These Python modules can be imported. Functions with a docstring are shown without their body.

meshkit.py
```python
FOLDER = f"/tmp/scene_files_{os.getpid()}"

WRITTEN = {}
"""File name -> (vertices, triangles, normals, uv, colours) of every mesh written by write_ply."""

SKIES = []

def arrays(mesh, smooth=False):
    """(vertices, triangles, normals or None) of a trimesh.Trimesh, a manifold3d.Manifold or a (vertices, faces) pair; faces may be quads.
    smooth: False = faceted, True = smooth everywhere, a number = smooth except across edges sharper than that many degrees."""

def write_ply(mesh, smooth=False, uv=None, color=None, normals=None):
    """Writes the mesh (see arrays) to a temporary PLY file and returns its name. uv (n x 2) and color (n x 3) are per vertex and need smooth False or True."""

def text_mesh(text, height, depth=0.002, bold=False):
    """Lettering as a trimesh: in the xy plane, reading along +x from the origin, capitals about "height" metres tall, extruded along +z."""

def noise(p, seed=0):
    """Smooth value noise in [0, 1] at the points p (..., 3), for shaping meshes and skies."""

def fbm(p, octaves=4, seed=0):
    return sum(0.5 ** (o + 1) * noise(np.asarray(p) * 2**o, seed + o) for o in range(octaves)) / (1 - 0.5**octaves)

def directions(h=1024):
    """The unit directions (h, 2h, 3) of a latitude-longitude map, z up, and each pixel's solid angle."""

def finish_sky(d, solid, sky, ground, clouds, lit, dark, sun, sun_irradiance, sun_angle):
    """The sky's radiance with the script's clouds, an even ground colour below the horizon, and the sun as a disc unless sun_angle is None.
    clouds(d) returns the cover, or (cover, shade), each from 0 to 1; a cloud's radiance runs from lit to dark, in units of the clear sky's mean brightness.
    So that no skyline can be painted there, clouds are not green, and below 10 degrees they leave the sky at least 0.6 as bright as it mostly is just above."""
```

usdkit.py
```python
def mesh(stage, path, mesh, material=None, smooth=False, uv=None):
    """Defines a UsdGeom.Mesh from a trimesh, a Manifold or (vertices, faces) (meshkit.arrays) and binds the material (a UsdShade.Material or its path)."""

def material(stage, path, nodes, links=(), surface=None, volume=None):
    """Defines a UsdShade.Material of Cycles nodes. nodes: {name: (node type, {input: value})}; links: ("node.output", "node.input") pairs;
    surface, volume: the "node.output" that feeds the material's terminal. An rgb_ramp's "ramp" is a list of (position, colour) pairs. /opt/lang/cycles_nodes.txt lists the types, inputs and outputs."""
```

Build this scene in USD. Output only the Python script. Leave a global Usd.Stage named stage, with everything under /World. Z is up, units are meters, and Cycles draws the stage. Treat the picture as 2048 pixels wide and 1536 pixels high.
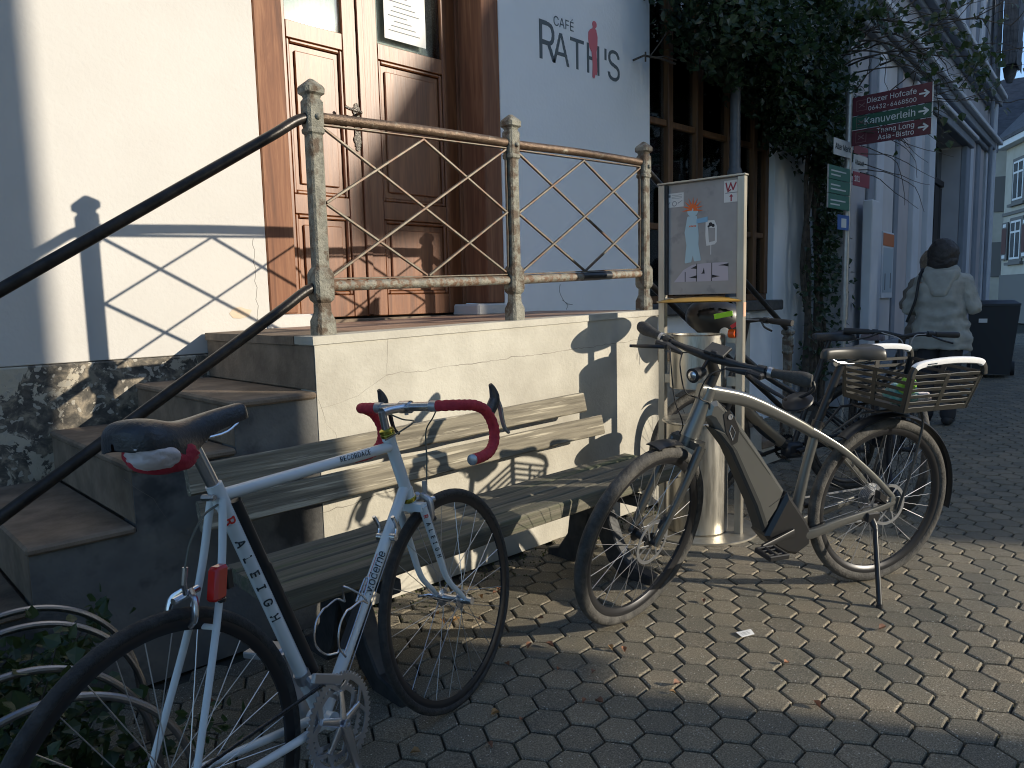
import math, random
import numpy as np, trimesh
from scipy.spatial import ConvexHull
import manifold3d as m3
from shapely.geometry import Polygon, Point, box as sbox
from shapely import affinity
from shapely.ops import unary_union
import usdkit, meshkit
from pxr import Usd, UsdGeom, UsdLux, UsdShade, Gf, Sdf

stage = Usd.Stage.CreateInMemory()
UsdGeom.SetStageUpAxis(stage, 'Z')
UsdGeom.SetStageMetersPerUnit(stage, 1.0)
stage.DefinePrim('/World', 'Xform'); stage.DefinePrim('/World/Looks', 'Scope')
rng = np.random.default_rng(7); random.seed(7)
rad = math.radians

# ------------------------------------------------------------------ camera, sky, sun, exposure
EYE = np.array([0.0, 0.0, 1.24])
YAW, PITCH, ROLL, FPX = rad(45.8), rad(6.5), rad(1.35), 1480.0
fw = np.array([math.cos(YAW) * math.cos(PITCH), math.sin(YAW) * math.cos(PITCH), -math.sin(PITCH)])
rt = np.cross(fw, [0, 0, 1.0]); rt /= np.linalg.norm(rt)
up = np.cross(rt, fw)
rt, up = math.cos(ROLL) * rt - math.sin(ROLL) * up, math.sin(ROLL) * rt + math.cos(ROLL) * up
cam = UsdGeom.Camera.Define(stage, '/World/camera')
M4 = np.eye(4); M4[0, :3] = rt; M4[1, :3] = up; M4[2, :3] = -fw; M4[3, :3] = EYE
cam.AddTransformOp().Set(Gf.Matrix4d(*M4.ravel().tolist()))
cam.CreateHorizontalApertureAttr(36.0)
cam.CreateFocalLengthAttr(36.0 * FPX / 2048.0)
cam.CreateClippingRangeAttr(Gf.Vec2f(0.05, 1000.0))
cam.CreateExposureAttr(0.32)

SUN_AZ, SUN_EL = rad(30.0), rad(18.5)          # azimuth measured from -Y towards +X
sun = np.array([math.sin(SUN_AZ) * math.cos(SUN_EL), -math.cos(SUN_AZ) * math.cos(SUN_EL), math.sin(SUN_EL)])
dome = UsdLux.DomeLight.Define(stage, '/World/sky')
dome.GetPrim().SetCustomDataByKey('kind', 'structure')
skym = usdkit.material(stage, '/World/Looks/sky_look', {
    's': ('sky_texture', {'sky_type': 'single_scattering', 'sun_disc': False, 'sun_elevation': SUN_EL,
                          'sun_rotation': math.atan2(sun[0], sun[1]), 'air_density': 1.0, 'aerosol_density': 0.7}),
    't': ('mix', {'mix_type': 'multiply', 'fac': 1.0, 'color2': (.80, .98, 1.22)}),
    'b': ('background_shader', {'strength': 0.15})}, [('s.color', 't.color1'), ('t.color', 'b.color')], surface='b.background')
UsdShade.MaterialBindingAPI.Apply(dome.GetPrim()).Bind(skym)
dl = UsdLux.DistantLight.Define(stage, '/World/sun')
dl.CreateIntensityAttr(1.18); dl.CreateAngleAttr(0.5); dl.CreateNormalizeAttr(True)
dl.CreateColorAttr(Gf.Vec3f(1.0, 0.90, 0.74))
zc = sun; xc = np.cross([0, 0, 1.0], zc); xc /= np.linalg.norm(xc); yc = np.cross(zc, xc)
S4 = np.eye(4); S4[0, :3] = xc; S4[1, :3] = yc; S4[2, :3] = zc
dl.AddTransformOp().Set(Gf.Matrix4d(*S4.ravel().tolist()))

# ------------------------------------------------------------------ scene helpers
taken, ORG = {}, {}
def numbered(parent, name):
    k = (parent, name); n = taken.get(k, -1) + 1; taken[k] = n
    return name if n == 0 else '%s_%03d' % (name, n)
def setdata(p, **kw):
    for k, v in kw.items():
        if v: p.SetCustomDataByKey(k, v)
def thing(name, label, cat, loc=(0, 0, 0), group=None, kind=None):
    path = '/World/' + numbered('/World', name)
    x = UsdGeom.Xform.Define(stage, path); x.AddTranslateOp().Set(Gf.Vec3d(*map(float, loc)))
    ORG[path] = np.asarray(loc, float)
    setdata(x.GetPrim(), label=label, category=cat, group=group, kind=kind)
    return path
def join(ms):
    V, F, n = [], [], 0
    for m in ms:
        v, f = (np.asarray(m.vertices), np.asarray(m.faces)) if hasattr(m, 'vertices') else m
        V.append(v); F.append(np.asarray(f) + n); n += len(v)
    return trimesh.Trimesh(np.vstack(V), np.vstack(F), process=False)
def obj(name, mesh, mat, parent=None, smooth=35, label=None, kind=None, cat=None, group=None):
    """one Mesh prim; the geometry is given in world coordinates"""
    if isinstance(mesh, list): mesh = join(mesh)
    base = parent or '/World'
    path = base + '/' + numbered(base, name)
    org = ORG.get(base, np.zeros(3)); ORG[path] = org
    if hasattr(mesh, 'to_mesh'): mm = mesh.to_mesh(); mesh = (np.array(mm.vert_properties[:, :3]), np.array(mm.tri_verts))
    v, f = (np.asarray(mesh.vertices), np.asarray(mesh.faces)) if hasattr(mesh, 'vertices') else mesh
    m = trimesh.Trimesh(v - org, f, process=False)
    m.merge_vertices()
    p = usdkit.mesh(stage, path, m, mat, smooth=smooth)
    setdata(p.GetPrim(), label=label, kind=kind, category=cat, group=group)
    return path

def nrm(v):
    v = np.asarray(v, float); return v / (np.linalg.norm(v) + 1e-12)
def hull(pts):
    h = ConvexHull(np.asarray(pts, float)); V = h.points; F = h.simplices.copy()
    a, b, c = V[F[:, 0]], V[F[:, 1]], V[F[:, 2]]
    flip = (np.cross(b - a, c - a) * h.equations[:, :3]).sum(1) < 0
    F[flip] = F[flip][:, ::-1]
    used, inv = np.unique(F, return_inverse=True)
    return trimesh.Trimesh(V[used], inv.reshape(-1, 3), process=False)
def obox(c, ax, ay, az, hx, hy, hz, b=0.004):
    """chamfered box: centre, unit axes, half sizes"""
    c = np.asarray(c, float); b = min(b, hx * .6, hy * .6, hz * .6); P = []
    for sx in (-1, 1):
        for sy in (-1, 1):
            for sz in (-1, 1):
                for k in range(3):
                    d = [hx - b, hy - b, hz - b]; d[k] += b
                    P.append(c + np.asarray(ax) * sx * d[0] + np.asarray(ay) * sy * d[1] + np.asarray(az) * sz * d[2])
    return hull(P)
EX, EY, EZ = np.eye(3)
def cbox(x0, y0, z0, x1, y1, z1, b=0.004):
    return obox([(x0 + x1) / 2, (y0 + y1) / 2, (z0 + z1) / 2], EX, EY, EZ, abs(x1 - x0) / 2, abs(y1 - y0) / 2, abs(z1 - z0) / 2, b)
def bar(p, q, w, h, upv=(0, 0, 1), b=0.002, ext=0.0):
    p, q = np.asarray(p, float), np.asarray(q, float); a = nrm(q - p)
    s = nrm(np.cross(a, upv)); u = np.cross(s, a)
    return obox((p + q) / 2, a, s, u, np.linalg.norm(q - p) / 2 + ext, w / 2, h / 2, b)
def spline(pts, n=24):
    """Catmull-Rom through the points"""
    P = np.asarray(pts, float); P = np.vstack([2 * P[0] - P[1], P, 2 * P[-1] - P[-2]]); out = []
    segs = len(P) - 3; per = max(2, n // segs)
    for i in range(segs):
        for t in np.arange(per) / per:
            a, b, c, d = P[i:i + 4]
            out.append(0.5 * (2 * b + (c - a) * t + (2 * a - 5 * b + 4 * c - d) * t * t + (3 * b - a - 3 * c + d) * t ** 3))
    out.append(P[-2]); return np.array(out)
def fit(r, m):
    r = np.atleast_1d(np.asarray(r, float))
    return np.full(m, r[0]) if len(r) == 1 else (r if len(r) == m else np.interp(np.linspace(0, 1, m), np.linspace(0, 1, len(r)), r))
def frames(P):
    P = np.asarray(P, float); T = np.gradient(P, axis=0); T /= np.linalg.norm(T, axis=1, keepdims=True) + 1e-12
    a = np.cross(T[0], [0, 0, 1.0])
    if np.linalg.norm(a) < .15: a = np.cross(T[0], [1.0, 0, 0])
    a = nrm(a); A = []
    for t in T:
        a = nrm(a - t * np.dot(a, t)); A.append(a)
    A = np.array(A); return T, A, np.cross(T, A)
def tube(P, r, n=10, caps=True):
    P = np.asarray(P, float); T, A, Bn = frames(P); m = len(P)
    r = fit(r, m); an = np.arange(n) * 2 * np.pi / n
    V = (P[:, None] + r[:, None, None] * (np.cos(an)[None, :, None] * A[:, None] + np.sin(an)[None, :, None] * Bn[:, None])).reshape(-1, 3)
    F = []
    for i in range(m - 1):
        for j in range(n):
            k = (j + 1) % n; a, b, c, d = i * n + j, i * n + k, (i + 1) * n + k, (i + 1) * n + j
            F += [(a, b, c), (a, c, d)]
    V = list(V)
    if caps:
        V.append(P[0]); V.append(P[-1]); c0, c1 = len(V) - 2, len(V) - 1
        for j in range(n):
            k = (j + 1) % n; F += [(c0, k, j), (c1, (m - 1) * n + j, (m - 1) * n + k)]
    return trimesh.Trimesh(np.array(V), np.array(F), process=False)
def rod(p, q, r, n=10, r2=None):
    return tube([p, q], [r, r if r2 is None else r2], n)
def ellsweep(P, side, hh, hw, n=16, ex=2.6):
    """sweep of a super-ellipse: side = fixed lateral unit vector(s), hh = half height in the plane, hw = half width"""
    P = np.asarray(P, float); T = np.gradient(P, axis=0); T /= np.linalg.norm(T, axis=1, keepdims=True)
    m = len(P); hh = fit(hh, m); hw = fit(hw, m)
    S = np.broadcast_to(np.asarray(side, float), (m, 3)); U = np.cross(S, T); U /= np.linalg.norm(U, axis=1, keepdims=True)
    an = np.arange(n) * 2 * np.pi / n
    c = np.sign(np.cos(an)) * np.abs(np.cos(an)) ** (2 / ex); s = np.sign(np.sin(an)) * np.abs(np.sin(an)) ** (2 / ex)
    V = (P[:, None] + hw[:, None, None] * c[None, :, None] * S[:, None] + hh[:, None, None] * s[None, :, None] * U[:, None]).reshape(-1, 3)
    F = []
    for i in range(m - 1):
        for j in range(n):
            k = (j + 1) % n; a, b, cc, d = i * n + j, i * n + k, (i + 1) * n + k, (i + 1) * n + j
            F += [(a, b, cc), (a, cc, d)]
    V = np.vstack([V, P[:1], P[-1:]])
    for j in range(n):
        k = (j + 1) % n; F += [(len(V) - 2, k, j), (len(V) - 1, (m - 1) * n + j, (m - 1) * n + k)]
    me = trimesh.Trimesh(V, np.array(F), process=False)
    if me.volume < 0: me.invert()
    return me
def ring(c, axis, R, prof, n=64, a0=0.0, a1=2 * np.pi, ref=None):
    """revolve a closed profile [(dr, dw)] about an axis through c at radius R"""
    c, axis = np.asarray(c, float), nrm(axis)
    e = nrm(np.cross(axis, [0, 0, 1.0]) if abs(axis[2]) < .9 else np.cross(axis, [1.0, 0, 0])) if ref is None else nrm(np.asarray(ref) - axis * np.dot(ref, axis))
    g = np.cross(axis, e); full = abs(a1 - a0 - 2 * np.pi) < 1e-6
    an = a0 + (a1 - a0) * np.arange(n if full else n + 1) / n; k = len(prof); V = []
    for t in an:
        d = e * math.cos(t) + g * math.sin(t)
        V += [c + d * (R + p[0]) + axis * p[1] for p in prof]
    F = []
    for i in range(n):
        i2 = (i + 1) % len(an)
        for j in range(k):
            j2 = (j + 1) % k; a, b, cc, d = i * k + j, i * k + j2, i2 * k + j2, i2 * k + j
            F += [(a, b, cc), (a, cc, d)]
    if not full:
        for b0, sgn in ((0, 1), ((len(an) - 1) * k, -1)):
            for j in range(1, k - 1):
                F.append((b0, b0 + j, b0 + j + 1) if sgn > 0 else (b0, b0 + j + 1, b0 + j))
    me = trimesh.Trimesh(np.array(V), np.array(F), process=False)
    if full and me.volume < 0: me.invert()
    return me
def lathe(c, axis, prof, n=24):
    """open profile [(r, along)] revolved; ends on the axis close it"""
    c, axis = np.asarray(c, float), nrm(axis)
    e = nrm(np.cross(axis, [0, 0, 1.0]) if abs(axis[2]) < .9 else np.cross(axis, [1.0, 0, 0])); g = np.cross(axis, e)
    prof = [(0, prof[0][1])] + list(prof) + [(0, prof[-1][1])]; k = len(prof); V, F = [], []
    for i in range(n):
        t = 2 * np.pi * i / n; d = e * math.cos(t) + g * math.sin(t)
        V += [c + d * p[0] + axis * p[1] for p in prof]
    for i in range(n):
        i2 = (i + 1) % n
        for j in range(k - 1):
            F += [(i * k + j, i2 * k + j, i2 * k + j + 1), (i * k + j, i2 * k + j + 1, i * k + j + 1)]
    me = trimesh.Trimesh(np.array(V), np.array(F), process=True)
    if me.volume < 0: me.invert()
    return me
def extr(poly, o, ex, ey, ez, t0, t1):
    """extrude a shapely polygon drawn in the (ex, ey) plane at o, from t0 to t1 along ez"""
    o, ex, ey, ez = (np.asarray(q, float) for q in (o, ex, ey, ez)); out = []
    for g in getattr(poly, 'geoms', [poly]):
        if g.is_empty or g.area < 1e-9: continue
        m = trimesh.creation.extrude_polygon(g, t1 - t0, engine='earcut'); v = np.asarray(m.vertices)
        m = trimesh.Trimesh(o + v[:, :1] * ex + v[:, 1:2] * ey + (v[:, 2:3] + t0) * ez, m.faces, process=False)
        if np.dot(np.cross(ex, ey), ez) < 0: m.invert()
        out.append(m)
    return join(out)
def pill(poly, o, ex, ey, ez, w, b):
    """thick plate with bevelled edges, centred on the plane; w = half width, b = bevel"""
    o, ex, ey, ez = (np.asarray(q, float) for q in (o, ex, ey, ez))
    inner = poly.buffer(-b, join_style=2)
    a = extr(poly, o, ex, ey, ez, -w + b, w - b); ms = [a]
    P = np.array(poly.exterior.coords)[:-1]; n = len(P)
    if Polygon(P).exterior.is_ccw is False: P = P[::-1]
    d0 = np.roll(P, 1, 0) - P; d1 = np.roll(P, -1, 0) - P
    d0 /= np.linalg.norm(d0, axis=1, keepdims=True); d1 /= np.linalg.norm(d1, axis=1, keepdims=True)
    nn = np.stack([-d1[:, 1], d1[:, 0]], 1); n0 = np.stack([d0[:, 1], -d0[:, 0]], 1)
    mi = nn + n0; mi /= (np.linalg.norm(mi, axis=1, keepdims=True) + 1e-9); mi /= np.maximum(.45, (mi * nn).sum(1, keepdims=True))
    Q = P + mi * b
    for s in (-1, 1):
        V = np.vstack([o + P[:, :1] * ex + P[:, 1:] * ey + s * (w - b) * ez, o + Q[:, :1] * ex + Q[:, 1:] * ey + s * w * ez])
        F = []
        for i in range(n):
            j = (i + 1) % n; F += [(i, j, n + j), (i, n + j, n + i)] if s > 0 else [(i, n + j, j), (i, n + i, n + j)]
        ms.append(trimesh.Trimesh(V, np.array(F), process=False))
        c = extr(Polygon(Q).buffer(0), o, ex, ey, ez, s * w - .0004, s * w + .0001) if s > 0 else extr(Polygon(Q).buffer(0), o, ex, ey, ez, s * w - .0001, s * w + .0004)
        ms.append(c)
    return join(ms)
def text(s, h, o, ex, ey, depth=0.0015, bold=False, sx=1.0, align=0.0):
    """lettering at o along ex, upright ey; h = capital height"""
    m = meshkit.text_mesh(s, h, depth, bold); v = np.asarray(m.vertices).copy()
    v[:, 0] -= align * v[:, 0].max()
    ex, ey = nrm(ex), nrm(ey); ez = np.cross(ex, ey)
    return trimesh.Trimesh(np.asarray(o) + v[:, :1] * sx * ex + v[:, 1:2] * ey + v[:, 2:3] * ez, m.faces, process=False)
def text_on_tube(s, h, p, q, r, face, start, space=1.0, bold=False, rot=False, sx=1.0):
    """lettering that runs from p towards q on a tube of radius r, centred on the side that faces FACE"""
    p, q = np.asarray(p, float), np.asarray(q, float); a = nrm(q - p); f = nrm(np.asarray(face) - a * np.dot(face, a)); y = np.cross(f, a)
    out, x = [], start
    for ch in s:
        if ch == ' ': x += h * .6; continue
        m = meshkit.text_mesh(ch, h, 0.0008, bold); v = np.asarray(m.vertices).copy(); wdt = v[:, 0].max() * sx
        yy = v[:, 1] - h / 2; zz = v[:, 2]; xx = x + v[:, 0] * sx
        an = yy / r; rr = r + zz + 0.0009
        P = p + xx[:, None] * a + (rr * np.cos(an))[:, None] * f + (rr * np.sin(an))[:, None] * y
        out.append(trimesh.Trimesh(P, m.faces, process=False)); x += wdt + h * .18 * space
    return join(out)
def quad(o, ex, ey, t=0.002):
    """thin sheet with thickness: corner o, edge vectors ex, ey"""
    o, ex, ey = (np.asarray(q, float) for q in (o, ex, ey)); n = nrm(np.cross(ex, ey)) * t
    return hull([o, o + ex, o + ey, o + ex + ey, o + n, o + ex + n, o + ey + n, o + ex + ey + n])

# ------------------------------------------------------------------ materials
LK = '/World/Looks/'
def plain(name, col, rough=.5, metal=0.0, **kw):
    return usdkit.material(stage, LK + name, {'p': ('principled_bsdf', {'base_color': col, 'roughness': rough, 'metallic': metal, **kw})}, surface='p.BSDF')
def noisy(name, c1, c2, scale=6, rough=.7, metal=0.0, stretch=(1, 1, 1), lo=.35, hi=.65, bump=0.0, bscale=60, detail=6, rough2=None, c3=None, s3=1.5, f3=(.55, .7), **kw):
    nd = {'g': ('geometry', {}), 'mp': ('mapping', {'scale': stretch}),
          'n': ('noise_texture', {'scale': scale, 'detail': detail, 'roughness': .62}),
          'r': ('rgb_ramp', {'ramp': [(lo, c1), (hi, c2)]}),
          'p': ('principled_bsdf', {'roughness': rough, 'metallic': metal, **kw})}
    ln = [('g.position', 'mp.vector'), ('mp.vector', 'n.vector'), ('n.fac', 'r.fac')]
    out = 'r.color'
    if c3 is not None:
        nd['n3'] = ('noise_texture', {'scale': s3, 'detail': 5, 'roughness': .6}); nd['r3'] = ('rgb_ramp', {'ramp': [(f3[0], (0, 0, 0)), (f3[1], (1, 1, 1))]})
        nd['mx'] = ('mix', {'color2': c3}); ln += [('mp.vector', 'n3.vector'), ('n3.fac', 'r3.fac'), ('r3.color', 'mx.fac'), (out, 'mx.color1')]; out = 'mx.color'
    ln.append((out, 'p.base_color'))
    if rough2 is not None:
        nd['rr'] = ('rgb_ramp', {'ramp': [(lo, (rough,) * 3), (hi, (rough2,) * 3)]}); ln += [('n.fac', 'rr.fac'), ('rr.color', 'p.roughness')]
    if bump:
        nd['bn'] = ('noise_texture', {'scale': bscale, 'detail': 5, 'roughness': .6}); nd['b'] = ('bump', {'strength': bump, 'distance': .01})
        ln += [('mp.vector', 'bn.vector'), ('bn.fac', 'b.height'), ('b.normal', 'p.normal')]
    return usdkit.material(stage, LK + name, nd, ln, surface='p.BSDF')
# ---- surfaces of the place
WOODG = (9, 9, .7)
PLASTER = noisy('white_plaster', (.535, .515, .48), (.59, .57, .535), 1.3, .9, bump=.18, bscale=45, lo=.3, hi=.7)
PANEL = noisy('shade_blue_plaster', (.76, .79, .81), (.83, .86, .88), 1.1, .9, bump=.15, bscale=40, lo=.3, hi=.7)  # same paint as PLASTER; blue shade and extra brightness put into the colour
def peel_mat():
    nd = {'g': ('geometry', {}), 'n1': ('noise_texture', {'scale': 5.5, 'detail': 8, 'roughness': .68, 'distortion': .6}), 'n2': ('noise_texture', {'scale': 17, 'detail': 7, 'roughness': .66, 'distortion': .4}),
          'v': ('voronoi_texture', {'scale': 21, 'randomness': 1}), 'nv': ('noise_texture', {'scale': 14, 'detail': 3}), 'sep': ('separate_xyz', {}),
          'base': ('rgb_ramp', {'ramp': [(.36, (.055, .053, .047)), (.5, (.12, .108, .09)), (.62, (.30, .255, .19))]}),
          'r1': ('rgb_ramp', {'ramp': [(.545, (0, 0, 0)), (.56, (1, 1, 1))]}), 'r2': ('rgb_ramp', {'ramp': [(.27, (1, 1, 1)), (.30, (0, 0, 0))]}),
          'zz': ('math', {'math_type': 'multiply_add', 'value2': .55, 'value3': -.12}), 'ad': ('math', {'math_type': 'add'}),
          'mx': ('mix', {'color2': (.47, .42, .33)}), 'mx2': ('mix', {'color2': (.42, .385, .32)}), 'add2': ('mix', {'mix_type': 'add', 'fac': .16}),
          'b': ('bump', {'strength': .7, 'distance': .012}), 'p': ('principled_bsdf', {'roughness': .95})}
    ln = [('g.position', 'n1.vector'), ('g.position', 'n2.vector'), ('g.position', 'nv.vector'), ('g.position', 'add2.color1'), ('nv.color', 'add2.color2'), ('add2.color', 'v.vector'),
          ('n2.fac', 'base.fac'), ('n1.fac', 'r1.fac'), ('v.distance', 'r2.fac'), ('base.color', 'mx.color1'), ('r1.color', 'mx.fac'), ('mx.color', 'mx2.color1'), ('r2.color', 'mx2.fac'),
          ('mx2.color', 'p.base_color'), ('n2.fac', 'b.height'), ('b.normal', 'p.normal')]
    for k in ('sep', 'zz', 'ad'): nd.pop(k)
    return usdkit.material(stage, LK + 'peeling_plinth', nd, ln, surface='p.BSDF')
PEEL = peel_mat()
RENDER = noisy('grey_render', (.35, .325, .27), (.50, .475, .405), 2.2, .92, bump=.3, bscale=70, lo=.3, hi=.62, c3=(.27, .25, .22), s3=1.7, f3=(.60, .82))
STEP = noisy('brown_sandstone', (.13, .095, .066), (.25, .19, .135), 9, .85, bump=.35, bscale=90, lo=.32, hi=.68, c3=(.08, .065, .05), s3=3.2, f3=(.55, .75))
CRACK = plain('crack_dark', (.15, .135, .115), .95)
def wood_mat(name, c1, c2, c3, rough=.45, axis='z', sc=9.0):
    st = {'z': (sc, sc, .55), 'x': (.55, sc, sc)}[axis]
    nd = {'g': ('geometry', {}), 'mp': ('mapping', {'scale': st}), 'n': ('noise_texture', {'scale': 2.4, 'detail': 9, 'roughness': .7, 'distortion': .8}), 'n2': ('noise_texture', {'scale': 9, 'detail': 4}),
          'r': ('rgb_ramp', {'ramp': [(.3, c1), (.5, c2), (.68, c3)]}), 'b': ('bump', {'strength': .22, 'distance': .004}), 'p': ('principled_bsdf', {'roughness': rough})}
    return usdkit.material(stage, LK + name, nd, [('g.position', 'mp.vector'), ('mp.vector', 'n.vector'), ('mp.vector', 'n2.vector'), ('n.fac', 'r.fac'), ('r.color', 'p.base_color'), ('n2.fac', 'b.height'), ('b.normal', 'p.normal')], surface='p.BSDF')
DOORW = wood_mat('orange_oak', (.095, .033, .013), (.185, .068, .026), (.28, .118, .048), .40)
BEAM = wood_mat('old_oak_beam', (.10, .038, .018), (.20, .080, .036), (.30, .145, .07), .7)
WINW = wood_mat('window_wood', (.06, .026, .010), (.125, .058, .022), (.18, .09, .036), .5)
BENCHW = noisy('weathered_bench_wood', (.115, .10, .074), (.255, .225, .165), 7, .9, stretch=(.35, 9, 9), lo=.33, hi=.66, bump=.5, bscale=16, c3=(.43, .385, .29), s3=5.5, f3=(.57, .64))
BENCHS = noisy('mossy_seat_wood', (.078, .072, .053), (.18, .162, .12), 7, .9, stretch=(.35, 9, 9), lo=.33, hi=.66, bump=.5, bscale=16, c3=(.085, .10, .05), s3=2.5, f3=(.5, .7))
BENCHI = noisy('bench_concrete', (.30, .29, .26), (.42, .40, .36), 14, .9, bump=.3, bscale=80)
IRON = noisy('rusty_painted_iron', (.155, .153, .126), (.27, .262, .215), 34, .6, metal=.2, lo=.35, hi=.6, bump=.7, bscale=150, c3=(.105, .075, .05), s3=19, f3=(.47, .60))
RAILM = noisy('worn_brown_rail', (.085, .055, .036), (.155, .105, .07), 34, .40, metal=.5, lo=.35, hi=.65, bump=.4, bscale=150, c3=(.22, .20, .16), s3=26, f3=(.60, .70))
RAILP = noisy('flaking_rail_paint', (.17, .165, .14), (.26, .24, .19), 40, .6, metal=.15, lo=.4, hi=.6, bump=.5, bscale=140, c3=(.15, .09, .055), s3=30, f3=(.46, .56))
RAILB = noisy('smooth_black_handrail', (.022, .02, .019), (.05, .043, .038), 20, .36, metal=.5, bump=.1, bscale=90)
LATT = noisy('lattice_iron', (.095, .082, .062), (.17, .145, .11), 50, .5, metal=.35, c3=(.12, .07, .045), s3=25, f3=(.48, .6))
BLACKP = plain('black_paint', (.012, .014, .016), .4)
BRASS = noisy('old_door_plate', (.10, .09, .08), (.25, .23, .20), 80, .35, metal=.9, bump=.8, bscale=120)
GLASSD = usdkit.material(stage, LK + 'window_glass', {'f': ('fresnel', {'IOR': 1.5}), 't': ('transparent_bsdf', {'color': (.82, .85, .84)}), 'g': ('glossy_bsdf', {'roughness': .03, 'color': (.9, .9, .9)}), 'm': ('mix_closure', {})},
                         [('f.fac', 'm.fac'), ('t.BSDF', 'm.closure1'), ('g.BSDF', 'm.closure2')], surface='m.closure')
CURTAIN = noisy('lace_curtain', (.62, .64, .60), (.80, .82, .78), 14, .9, stretch=(3, 3, .4), bump=.4, bscale=20)
PAPER = noisy('paper_white', (.68, .68, .66), (.78, .78, .76), 3, .8)
INK = plain('grey_ink', (.16, .17, .18), .8)
SIGNINK = plain('slate_lettering', (.10, .125, .14), .75)
PINK = plain('pink_red_paint', (.62, .16, .19), .75)
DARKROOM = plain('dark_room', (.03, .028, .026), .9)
SOIL = noisy('joint_soil', (.030, .027, .020), (.062, .055, .040), 18, .97, bump=.5, bscale=120, c3=(.035, .045, .018), s3=4, f3=(.5, .62))
def paver_mat(name, a, b):
    nd = {'g': ('geometry', {}), 'n': ('noise_texture', {'scale': 210, 'detail': 4, 'roughness': .75}), 'n2': ('noise_texture', {'scale': 3.2, 'detail': 5}), 'v': ('voronoi_texture', {'scale': 125}),
          'r': ('rgb_ramp', {'ramp': [(.36, tuple(x * .52 for x in a)), (.5, a), (.66, tuple(min(.9, x * 1.5) for x in b))]}), 'w': ('white_noise_texture', {}), 'rw': ('rgb_ramp', {'ramp': [(.88, (0, 0, 0)), (.90, (1, 1, 1))]}),
          'rv': ('rgb_ramp', {'ramp': [(.20, (1, 1, 1)), (.30, (0, 0, 0))]}), 'mm': ('math', {'math_type': 'multiply'}),
          'mx': ('mix', {'color2': (.55, .54, .50)}), 'tint': ('rgb_ramp', {'ramp': [(.3, (.78, .80, .78)), (.7, (1.12, 1.06, .96))]}), 'mul': ('mix', {'mix_type': 'multiply', 'fac': 1.0}),
          'b': ('bump', {'strength': .55, 'distance': .004}), 'p': ('principled_bsdf', {'roughness': .82})}
    ln = [('g.position', 'n.vector'), ('g.position', 'n2.vector'), ('g.position', 'v.vector'), ('v.color', 'w.vector'), ('w.value', 'rw.fac'), ('v.distance', 'rv.fac'), ('rw.color', 'mm.value1'), ('rv.color', 'mm.value2'),
          ('n.fac', 'r.fac'), ('r.color', 'mx.color1'), ('mm.value', 'mx.fac'), ('n2.fac', 'tint.fac'), ('mx.color', 'mul.color1'), ('tint.color', 'mul.color2'), ('mul.color', 'p.base_color'), ('n.fac', 'b.height'), ('b.normal', 'p.normal')]
    return usdkit.material(stage, LK + name, nd, ln, surface='p.BSDF')
PAV = [paver_mat('paver_a', (.165, .147, .112), (.228, .206, .162)), paver_mat('paver_b', (.190, .166, .126), (.255, .228, .178)), paver_mat('paver_c', (.142, .128, .101), (.20, .184, .15))]
ASPH = noisy('far_street', (.05, .05, .05), (.075, .073, .07), 30, .9, bump=.3, bscale=80)

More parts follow.
